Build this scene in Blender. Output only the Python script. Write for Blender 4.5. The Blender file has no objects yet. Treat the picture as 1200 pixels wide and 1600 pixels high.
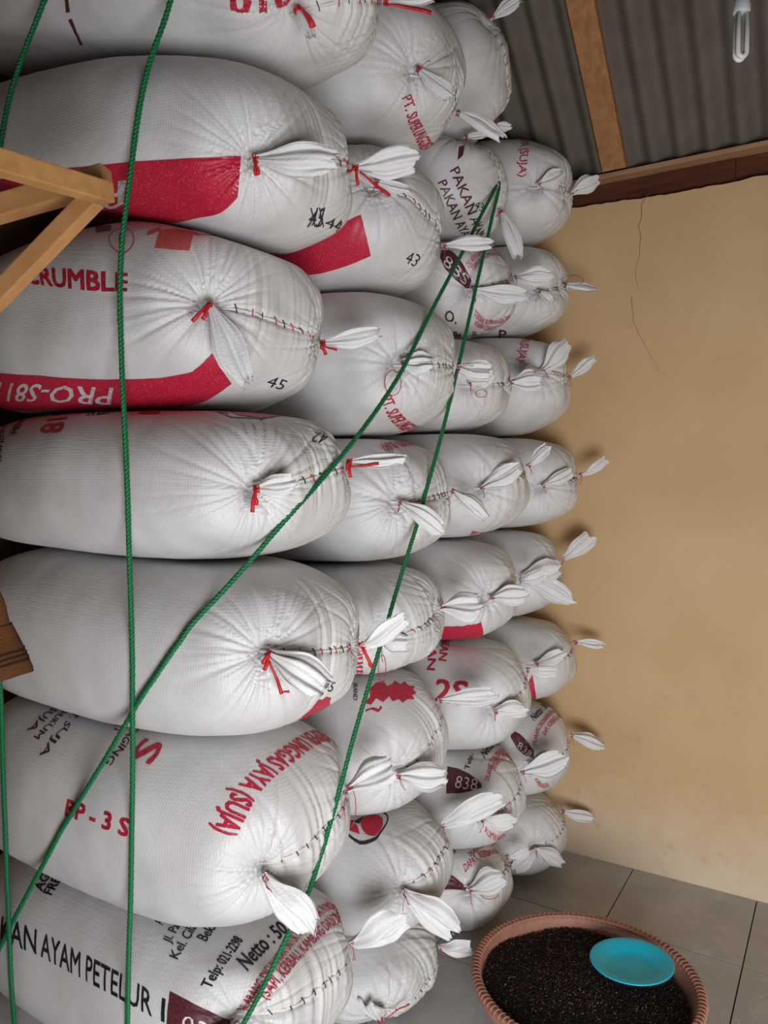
import bpy, bmesh, math, random
import numpy as np
from mathutils import Vector, Matrix
from mathutils.bvhtree import BVHTree

random.seed(7)
RNG = np.random.default_rng(7)
SC = bpy.context.scene
COL = SC.collection

# ------------------------------------------------------------------ camera
YAW, PITCH, EYE, FPX = math.radians(31.40), math.radians(2.506), 1.7491, 1191.14
cd = bpy.data.cameras.new('camera'); cam = bpy.data.objects.new('camera', cd); COL.objects.link(cam)
cam.location = (0, 0, EYE)
cam.rotation_euler = (math.pi / 2 - PITCH, 0, YAW)
cd.sensor_fit = 'VERTICAL'; cd.sensor_height = 24.0; cd.lens = FPX / 1600 * 24.0
cd.clip_start = 0.02
SC.camera = cam

# ------------------------------------------------------------------ world, lights, exposure
w = bpy.data.worlds.new('world'); SC.world = w; w.use_nodes = True
w.node_tree.nodes['Background'].inputs[0].default_value = (0.80, 0.90, 1.0, 1)
w.node_tree.nodes['Background'].inputs[1].default_value = 0.55

def area(name, loc, target, sx, sy, power, color):
    l = bpy.data.lights.new(name, 'AREA'); l.shape = 'RECTANGLE'; l.size = sx; l.size_y = sy
    l.energy = power; l.color = color
    o = bpy.data.objects.new(name, l); COL.objects.link(o); o.location = loc
    o.rotation_euler = (Vector(target) - Vector(loc)).to_track_quat('-Z', 'Y').to_euler()
    return o
# daylight that comes in through the open doorway in the front wall, where the photographer stands
area('doorway_daylight', (0.80, -.28, 0.66), (0.05, 2.0, 0.85), 1.30, 1.25, 94, (0.98, 0.985, 1.0))

vs = SC.view_settings
vs.view_transform = 'Standard'; vs.look = 'None'; vs.gamma = 1.0; vs.use_curve_mapping = False
vs.exposure = -0.12

# ------------------------------------------------------------------ helpers
def tag(o, label=None, cat=None, group=None, kind=None):
    if label: o['label'] = label
    if cat: o['category'] = cat
    if group: o['group'] = group
    if kind: o['kind'] = kind
    return o

def mesh_obj(name, verts, faces, mat=None, parent=None, smooth=True, origin=None):
    """verts in world metres; the object is placed at its parent's (or given) origin"""
    org = np.array(origin if origin is not None else ((0, 0, 0) if parent is None else tuple(world_loc(parent))), float)
    me = bpy.data.meshes.new(name)
    v = np.asarray(verts, float) - org
    me.from_pydata(v.tolist(), [], [tuple(int(i) for i in f) for f in faces])
    if smooth: me.polygons.foreach_set('use_smooth', [True] * len(me.polygons))
    if mat: me.materials.append(mat)
    o = bpy.data.objects.new(name, me); COL.objects.link(o)
    if parent is None: o.location = org
    else:
        o.parent = parent
        o.location = org - np.array(world_loc(parent))
    return o

_wl = {}
def world_loc(o):
    p = Vector((0, 0, 0))
    while o is not None:
        p = p + o.location; o = o.parent
    return p

def empty(name, loc):
    o = bpy.data.objects.new(name, None); COL.objects.link(o); o.location = loc; o.empty_display_size = 0.1
    return o

def grid_faces(nu, nv, wrap=False):
    F = []
    for i in range(nu - 1):
        for j in range(nv if wrap else nv - 1):
            k = (j + 1) % nv
            F.append((i * nv + j, i * nv + k, (i + 1) * nv + k, (i + 1) * nv + j))
    return F

def tube(pts, r, n=6, taper=None, caps=True):
    P = np.asarray(pts, float); m = len(P)
    T = np.gradient(P, axis=0); T /= np.linalg.norm(T, axis=1)[:, None] + 1e-12
    ref = np.array([0.31, 0.17, 0.93])
    if abs(T[0] @ ref) > 0.9: ref = np.array([1.0, 0.2, 0.1])
    N = np.cross(T[0], ref); N /= np.linalg.norm(N)
    V = []
    for i in range(m):
        N = N - T[i] * (N @ T[i]); N /= np.linalg.norm(N) + 1e-12
        B = np.cross(T[i], N)
        rr = r * (taper[i] if taper is not None else 1.0)
        for k in range(n):
            a = 2 * math.pi * k / n
            V.append(P[i] + rr * (N * math.cos(a) + B * math.sin(a)))
    F = grid_faces(m, n, True)
    if caps:
        F.append(tuple(range(n))[::-1]); F.append(tuple((m - 1) * n + k for k in range(n)))
    return np.array(V), F

def join(parts):
    V, F, o = [], [], 0
    for v, f in parts:
        V.append(np.asarray(v, float)); F += [tuple(i + o for i in q) for q in f]; o += len(v)
    return np.concatenate(V), F

def box(cx, cy, cz, sx, sy, sz, bev=0.0):
    bm = bmesh.new(); bmesh.ops.create_cube(bm, size=1)
    for v in bm.verts: v.co = Vector((cx + v.co.x * sx, cy + v.co.y * sy, cz + v.co.z * sz))
    if bev: bmesh.ops.bevel(bm, geom=bm.edges[:], offset=bev, segments=2, affect='EDGES', profile=0.6)
    bm.verts.index_update()
    V = np.array([v.co[:] for v in bm.verts]); F = [tuple(v.index for v in f.verts) for f in bm.faces]
    bm.free(); return V, F

def bar(a, b, wdt, hgt, up=(0, 0, 1), bev=0.003):
    """a squared timber from a to b"""
    a = np.array(a, float); b = np.array(b, float); d = b - a; L = np.linalg.norm(d); d /= L
    s = np.cross(d, np.array(up, float)); s /= np.linalg.norm(s); u = np.cross(s, d)
    V, F = box(0, 0, 0, L, wdt, hgt, bev)
    return (a + b) / 2 + V[:, :1] * d + V[:, 1:2] * s + V[:, 2:3] * u, F

def smoothstep(x): x = np.clip(x, 0, 1); return x * x * (3 - 2 * x)

class Noise:
    """smooth 3-D noise as a sum of random waves"""
    def __init__(s, seed, n=14):
        r = np.random.default_rng(seed)
        s.k = r.normal(size=(n, 3)); s.p = r.uniform(0, 6.28, n); s.a = r.uniform(.5, 1, n); s.a /= s.a.sum() * .5
    def __call__(s, P, f): return (np.sin(P @ s.k.T * f + s.p) * s.a).sum(1)

# ------------------------------------------------------------------ materials
def new_mat(name):
    m = bpy.data.materials.new(name); m.use_nodes = True
    return m, m.node_tree.nodes, m.node_tree.links, m.node_tree.nodes['Principled BSDF']

def mat_plain(name, col, rough=0.6, spec=0.3, noise=0.0, scale=20, bump=0.0, bscale=200, metal=0.0):
    m, N, L, b = new_mat(name)
    b.inputs['Base Color'].default_value = (*col, 1); b.inputs['Roughness'].default_value = rough
    b.inputs['Specular IOR Level'].default_value = spec; b.inputs['Metallic'].default_value = metal
    tc = N.new('ShaderNodeTexCoord')
    if noise:
        n = N.new('ShaderNodeTexNoise'); n.inputs['Scale'].default_value = scale; n.inputs['Detail'].default_value = 6
        L.new(tc.outputs['Object'], n.inputs['Vector'])
        mx = N.new('ShaderNodeMix'); mx.data_type = 'RGBA'
        mx.inputs[6].default_value = (*[c * (1 - noise) for c in col], 1); mx.inputs[7].default_value = (*[min(1, c * (1 + noise)) for c in col], 1)
        L.new(n.outputs['Fac'], mx.inputs[0]); L.new(mx.outputs[2], b.inputs['Base Color'])
    if bump:
        n2 = N.new('ShaderNodeTexNoise'); n2.inputs['Scale'].default_value = bscale; n2.inputs['Detail'].default_value = 4
        L.new(tc.outputs['Object'], n2.inputs['Vector'])
        bp = N.new('ShaderNodeBump'); bp.inputs['Strength'].default_value = bump; bp.inputs['Distance'].default_value = 0.004
        L.new(n2.outputs['Fac'], bp.inputs['Height']); L.new(bp.outputs['Normal'], b.inputs['Normal'])
    return m

# ------------------------------------------------------------------ the stack of sacks: where each one lies
WALL_Y = 3.443; BACK_X = -2.36
COLUMNS = [   # y range, contact heights from the floor up: (height, slope along x, sag)
    ((1.20, 1.84), [(0, 0, 0), (.20, 0, .02), (.615, -.16, .01), (1.095, .03, .01), (1.54, -.05, .0), (1.93, -.02, .0), (2.415, -.32, .0), (2.83, -.27, .0), (3.27, 0, 0)]),
    ((1.845, 2.42), [(0, 0, 0), (.265, 0, .02), (.645, 0, .02), (1.11, 0, .02), (1.475, 0, .02), (1.89, 0, .02), (2.345, 0, .02), (2.80, 0, .02), (3.27, 0, 0)]),
    ((2.425, 2.945), [(0, 0, 0), (.32, 0, .02), (.71, 0, .02), (1.125, 0, .02), (1.52, 0, .02), (1.93, 0, .02), (2.29, 0, .02), (2.645, 0, .02), (3.04, 0, .0), (3.53, 0, 0)]),
    ((2.95, 3.425), [(0, 0, 0), (.345, 0, .02), (.77, 0, .02), (1.13, 0, .02), (1.53, 0, .02), (1.935, 0, .02), (2.37, 0, .02), (2.755, 0, .02), (3.20, 0, 0)]),
]
# front tip of every sack (x), bottom layer first
TIPS = [[-1.15, -1.11, -1.115, -1.08, -1.12, -1.21, -1.10, -1.005],
        [-1.14, -1.10, -1.12, -1.13, -1.11, -1.09, -1.14, -1.065],
        [-1.10, -1.05, -1.03, -1.08, -1.04, -1.12, -1.10, -1.14, -1.13],
        [-1.04, -1.02, -1.00, -1.065, -1.00, -1.045, -1.06, -1.04]]

def softmin(a, b, k): return -k * np.logaddexp(-a / k, -b / k)
def softmax_(a, b, k): return k * np.logaddexp(a / k, b / k)

SACK_FIX = {(2, 8): dict(roll=68, q=2.2), (2, 7): dict(y0=-.01), (1, 7): dict(roll=8), (0, 6): dict(tilt=-.15), (0, 7): dict(tilt=-.10)}     # (column, layer): overrides
def sack_surface(c, l, nu=100, nv=132):
    (y0, y1), I = COLUMNS[c]; lo, hi = I[l], I[l + 1]
    fix = SACK_FIX.get((c, l), {})
    y0 += fix.get('y0', 0); y1 += fix.get('y1', 0)
    xt = TIPS[c][l]; xb = BACK_X + fix.get('xb', 0)
    yc, zc, xc = (y0 + y1) / 2, (lo[0] + hi[0]) / 2, (xt + xb) / 2
    A, B, Lx = (y1 - y0) / 2 * 1.05, (hi[0] - lo[0]) / 2 * 1.12, (xt - xb) / 2
    q, p = fix.get('q', 2.35), fix.get('p', 3.0)
    # rows spaced by arc length, three quarters of them on the front end
    ps = np.linspace(.003, math.pi - .003, 3000); rr_ = (np.abs(np.cos(ps)) ** p + np.abs(np.sin(ps)) ** p) ** (-1 / p)
    arc = np.concatenate([[0], np.cumsum(np.hypot(np.diff(np.cos(ps) * rr_ * Lx), np.diff(np.sin(ps) * rr_ * (A + B) / 2)))])
    t = np.linspace(0, 1, nu); psi = np.interp(np.interp(t, [0, .74, 1], [0, .52, arc[-1]]), arc, ps)
    th = np.linspace(0, 2 * math.pi, nv, endpoint=False)
    PS, TH = np.meshgrid(psi, th, indexing='ij')
    # the direction is stretched so that rows are even along the length
    dx, dy, dz = np.cos(PS) * Lx, np.sin(PS) * np.cos(TH) * A, np.sin(PS) * np.sin(TH) * B
    X, Y, Z = dx / Lx, dy / A, dz / B
    R = (np.abs(X) ** p + (np.abs(Y) ** q + np.abs(Z) ** q) ** (p / q)) ** (-1 / p)
    x, y, z = X * R * Lx, Y * R * A, Z * R * B
    P = np.stack([x, y, z], -1).reshape(-1, 3)
    roll = math.radians(fix.get('roll', 0))
    if roll:
        cr, sr = math.cos(roll), math.sin(roll)
        P = np.stack([P[:, 0], cr * P[:, 1] - sr * P[:, 2], sr * P[:, 1] + cr * P[:, 2]], -1)
    tilt = fix.get('tilt', 0)          # front end lower / higher
    P[:, 2] += tilt * P[:, 0]
    P += np.array([xc, yc, zc])
    nz = Noise(100 + c * 20 + l)
    P += 0.010 * np.stack([nz(P, 7.0) * .4, nz(P + 3, 7.5), nz(P + 7, 6.5) * .8], -1)
    return P, nu, nv

def contact(c, l, P):
    """press a sack against its neighbours: flat where they touch"""
    (y0, y1), I = COLUMNS[c]
    xm = -1.57; ym = (y0 + y1) / 2
    def surf(i): return i[0] + i[1] * (P[:, 0] - xm) + i[2] * (((P[:, 0] - xm) / .45) ** 2 - .3) * .6 + i[2] * (((P[:, 1] - ym) / .3) ** 2 - .5) * .6
    lo, hi = surf(I[l]), surf(I[l + 1])
    if l == 0: lo = np.zeros(len(P)) + .001
    k = .010
    z = P[:, 2]
    if l + 1 < len(I) - 1: z = softmin(z, hi - .0015, k)
    z = softmax_(z, lo + .0015, k)
    y = P[:, 1]
    y = softmax_(y, np.full(len(P), y0), .012) if c > 0 else y
    y = softmin(y, np.full(len(P), y1), .012)
    x = softmax_(P[:, 0], np.full(len(P), BACK_X - .01), .01)
    return np.stack([x, y, z], -1)
# ------------------------------------------------------------------ what each sack looks like and where it lies
LABELS = {
    (0, 7): 'white sack on top of the sack marked 44, red figures on its flank',
    (0, 6): 'white sack marked 44 beside a crossed-out 45, with red band lettered PRO-S811',
    (0, 5): 'white sack printed CRUMBLE, marked 45, with red band along its lower flank',
    (0, 4): 'white sack marked 42, with black and red ring emblem under the CRUMBLE sack',
    (0, 3): 'white sack marked 45 with wide plain flank and red tufted mark near its mouth',
    (0, 2): 'white sack printed UNGGAS JAYA (SUJA) and BP - 3 S in red',
    (0, 1): 'white sack printed PAKAN AYAM PETELUR 1 in large dark letters',
    (0, 0): 'flattened floor-level sack underneath the PAKAN AYAM PETELUR sack',
    (1, 7): 'tilted white sack printed PT. SUPER UNGGAS JAYA, leaning beneath the roof',
    (1, 6): 'white sack marked 43 with a red panel, beside the sack marked 44',
    (1, 5): 'white sack printed PT. SUPER UNGGAS in an arc under its knot, beside the CRUMBLE sack',
    (1, 4): 'white sack with upside-down UNGGAS JAYA (SUJA) along its top, by sack 42',
    (1, 3): 'plain white sack with small red bars at its near edge, crossed by one rope',
    (1, 2): 'white sack with red animal emblem above its knotted mouth',
    (1, 1): 'white sack with black ring and red disc emblem, beside the BP - 3 S sack',
    (1, 0): 'plain floor-level sack beside the PAKAN AYAM PETELUR sack, near the grain basket',
    (2, 8): 'white sack turned so its stitched mouth runs upright, highest of its column under the roof',
    (2, 7): 'white sack with PAKAN printed twice in dark letters and marked 43',
    (2, 6): 'white sack with maroon panel lettered 88S and red arcs of small text',
    (2, 5): 'small plain sack squeezed beneath the maroon 88S sack',
    (2, 4): 'white sack with red PT. SUPER low on its end, both ears raised',
    (2, 3): 'white sack with a red band across the lower near side of its end',
    (2, 2): 'white sack printed 2S and PETERNAKAN in red, two ears spread',
    (2, 1): 'white sack with maroon 838 panel and red arcs, one layer above the floor',
    (2, 0): 'floor-level white sack with maroon corner and red text, beside the grain basket',
    (3, 7): 'top sack against the yellow wall, printed (SUJA), its ear over the dark beam',
    (3, 6): 'plain sack against the yellow wall, directly below the topmost one under the beam',
    (3, 5): 'sack against the yellow wall printed (SUJA), with three white ears',
    (3, 4): 'fifth sack up from the floor against the yellow wall, thin ears pointing upwards',
    (3, 3): 'fourth sack up from the floor against the yellow wall, with a broad bow of ears',
    (3, 2): 'third sack up from the floor against the yellow wall, with a red corner mark',
    (3, 1): 'sack against the yellow wall printed Netto : 50 Kg above red text',
    (3, 0): 'plain floor-level sack in the corner where yellow wall meets tiles',
}
# ------------------------------------------------------------------ survey of the stack, in world metres
# the two tied corners of every sack mouth: near corner, far corner
KNOTS = {
    (0, 7): ((-1.108, 1.427, 2.821), (-1.05, 1.711, 2.962)),
    (0, 6): ((-1.153, 1.327, 2.462), (-1.135, 1.699, 2.564)),
    (0, 5): ((-1.269, 1.302, 2.151), (-1.244, 1.702, 2.116)),
    (0, 4): ((-1.158, 1.329, 1.724), (-1.164, 1.712, 1.788)),
    (0, 3): ((-1.126, 1.327, 1.353), (-1.099, 1.671, 1.309)),
    (0, 2): ((-1.148, 1.344, 0.83), (-1.157, 1.706, 0.899)),
    (0, 1): ((-1.193, 1.306, 0.481), (-1.175, 1.733, 0.448)),
    (0, 0): ((-1.252, 1.415, 0.178), (-1.218, 1.744, 0.107)),
    (1, 7): ((-1.108, 1.995, 2.94), (-1.127, 2.293, 2.94)),
    (1, 6): ((-1.211, 1.929, 2.618), (-1.163, 2.269, 2.516)),
    (1, 5): ((-1.138, 1.955, 2.084), (-1.11, 2.27, 2.11)),
    (1, 4): ((-1.15, 1.958, 1.678), (-1.132, 2.276, 1.711)),
    (1, 3): ((-1.199, 1.935, 1.26), (-1.139, 2.221, 1.32)),
    (1, 2): ((-1.157, 1.962, 0.848), (-1.178, 2.28, 0.998)),
    (1, 1): ((-1.136, 1.973, 0.495), (-1.182, 2.307, 0.556)),
    (1, 0): ((-1.204, 1.953, 0.078), (-1.174, 2.285, 0.145)),
    (2, 8): ((-1.156, 2.632, 3.412), (-1.219, 2.814, 3.126)),
    (2, 7): ((-1.239, 2.591, 2.992), (-1.153, 2.723, 2.758)),
    (2, 6): ((-1.169, 2.516, 2.425), (-1.106, 2.753, 2.51)),
    (2, 5): ((-1.176, 2.514, 2.082), (-1.121, 2.752, 2.111)),
    (2, 4): ((-1.125, 2.5, 1.71), (-1.056, 2.776, 1.792)),
    (2, 3): ((-1.107, 2.55, 1.314), (-1.088, 2.782, 1.36)),
    (2, 2): ((-1.08, 2.521, 0.914), (-1.062, 2.793, 1.008)),
    (2, 1): ((-1.115, 2.505, 0.524), (-1.081, 2.802, 0.591)),
    (2, 0): ((-1.173, 2.522, 0.226), (-1.155, 2.831, 0.225)),
    (3, 7): ((-1.116, 3.019, 2.941), (-1.042, 3.201, 2.945)),
    (3, 6): ((-1.115, 3.042, 2.521), (-1.059, 3.182, 2.561)),
    (3, 5): ((-1.097, 3.037, 2.191), (-1.045, 3.218, 2.177)),
    (3, 4): ((-1.087, 3.022, 1.717), (-1.002, 3.247, 1.765)),
    (3, 3): ((-1.163, 3.01, 1.342), (-1.078, 3.257, 1.396)),
    (3, 2): ((-1.103, 3.01, 0.977), (-1.025, 3.276, 1.026)),
    (3, 1): ((-1.124, 3.006, 0.549), (-1.037, 3.275, 0.614)),
    (3, 0): ((-1.097, 3.034, 0.187), (-1.084, 3.303, 0.248)),
}
# the loose ears behind the ties: sack, tied corner, tip of the ear, half width
EARS = [
    ((0, 7), 0, (-1.071, 1.433, 2.742), 0.0131),
    ((0, 7), 1, (-0.924, 1.776, 2.967), 0.0163),
    ((0, 6), 0, (-0.985, 1.417, 2.447), 0.0312),
    ((0, 6), 1, (-0.984, 1.78, 2.581), 0.0335),
    ((0, 5), 0, (-1.182, 1.335, 1.962), 0.0322),
    ((0, 5), 1, (-1.099, 1.78, 2.142), 0.0226),
    ((0, 4), 0, (-1.069, 1.373, 1.743), 0.0203),
    ((0, 4), 1, (-1.022, 1.787, 1.797), 0.0224),
    ((0, 3), 0, (-1.003, 1.387, 1.271), 0.0377),
    ((0, 3), 1, (-0.992, 1.728, 1.389), 0.0337),
    ((0, 2), 0, (-1.041, 1.391, 0.702), 0.0447),
    ((0, 2), 1, (-1.047, 1.766, 0.973), 0.0385),
    ((0, 1), 0, (-1.221, 1.24, 0.44), 0.0264),
    ((0, 1), 1, (-1.037, 1.81, 0.536), 0.0448),
    ((1, 7), 0, (-1.012, 2.037, 2.847), 0.0223),
    ((1, 7), 1, (-0.988, 2.361, 2.847), 0.0312),
    ((1, 6), 1, (-1.019, 2.346, 2.524), 0.021),
    ((1, 6), 0, (-1.117, 1.973, 2.586), 0.015),
    ((1, 5), 0, (-1.051, 1.996, 2.083), 0.0319),
    ((1, 5), 1, (-1.009, 2.319, 2.089), 0.0334),
    ((1, 4), 0, (-1.027, 2.017, 1.59), 0.0247),
    ((1, 4), 1, (-1.025, 2.325, 1.618), 0.0275),
    ((1, 3), 0, (-1.12, 1.971, 1.256), 0.023),
    ((1, 3), 1, (-1.02, 2.283, 1.336), 0.044),
    ((1, 2), 0, (-1.02, 2.034, 0.852), 0.0368),
    ((1, 2), 1, (-1.004, 2.376, 1.022), 0.026),
    ((1, 1), 0, (-0.992, 2.043, 0.38), 0.0467),
    ((1, 1), 1, (-1.0, 2.412, 0.666), 0.0419),
    ((1, 0), 0, (-1.213, 1.894, 0.172), 0.035),
    ((1, 0), 1, (-1.073, 2.336, 0.147), 0.0308),
    ((2, 8), 0, (-1.061, 2.682, 3.482), 0.0209),
    ((2, 8), 1, (-1.154, 2.841, 3.111), 0.0149),
    ((2, 7), 1, (-1.087, 2.742, 2.574), 0.0289),
    ((2, 7), 0, (-1.164, 2.626, 2.996), 0.0187),
    ((2, 6), 0, (-0.993, 2.61, 2.393), 0.0296),
    ((2, 6), 1, (-0.978, 2.819, 2.507), 0.029),
    ((2, 5), 0, (-1.104, 2.548, 2.134), 0.039),
    ((2, 5), 1, (-1.011, 2.807, 2.119), 0.0366),
    ((2, 4), 0, (-1.002, 2.567, 1.794), 0.0341),
    ((2, 4), 1, (-0.981, 2.815, 1.866), 0.022),
    ((2, 3), 0, (-0.989, 2.611, 1.332), 0.0324),
    ((2, 3), 1, (-1.0, 2.825, 1.386), 0.0247),
    ((2, 2), 0, (-0.97, 2.577, 0.927), 0.0299),
    ((2, 2), 1, (-0.957, 2.845, 1.0), 0.0199),
    ((2, 1), 0, (-1.008, 2.559, 0.517), 0.0301),
    ((2, 1), 1, (-0.924, 2.889, 0.649), 0.0402),
    ((2, 0), 0, (-1.056, 2.584, 0.283), 0.0402),
    ((2, 0), 1, (-1.073, 2.872, 0.262), 0.0155),
    ((3, 7), 0, (-1.025, 3.066, 2.984), 0.0312),
    ((3, 7), 1, (-0.937, 3.257, 3.014), 0.0323),
    ((3, 6), 0, (-1.061, 3.06, 2.466), 0.0263),
    ((3, 6), 1, (-0.926, 3.25, 2.537), 0.0243),
    ((3, 5), 0, (-1.004, 3.088, 2.306), 0.0394),
    ((3, 5), 0, (-1.104, 2.804, 2.136), 0.0313),
    ((3, 5), 1, (-0.943, 3.273, 2.263), 0.0219),
    ((3, 4), 0, (-0.98, 3.08, 1.78), 0.0237),
    ((3, 4), 1, (-0.899, 3.301, 1.834), 0.0193),
    ((3, 3), 0, (-1.026, 3.084, 1.375), 0.0561),
    ((3, 3), 0, (-0.971, 3.111, 1.238), 0.0427),
    ((3, 3), 1, (-0.962, 3.321, 1.502), 0.0337),
    ((3, 2), 0, (-0.994, 3.067, 1.027), 0.0266),
    ((3, 2), 1, (-0.906, 3.336, 1.019), 0.0225),
    ((3, 1), 0, (-1.029, 3.052, 0.58), 0.0268),
    ((3, 1), 1, (-0.905, 3.341, 0.567), 0.0283),
    ((3, 0), 0, (-1.179, 2.968, 0.114), 0.0297),
    ((3, 0), 0, (-1.0, 3.079, 0.13), 0.0324),
    ((3, 0), 1, (-0.949, 3.371, 0.215), 0.0231),
]
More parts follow.
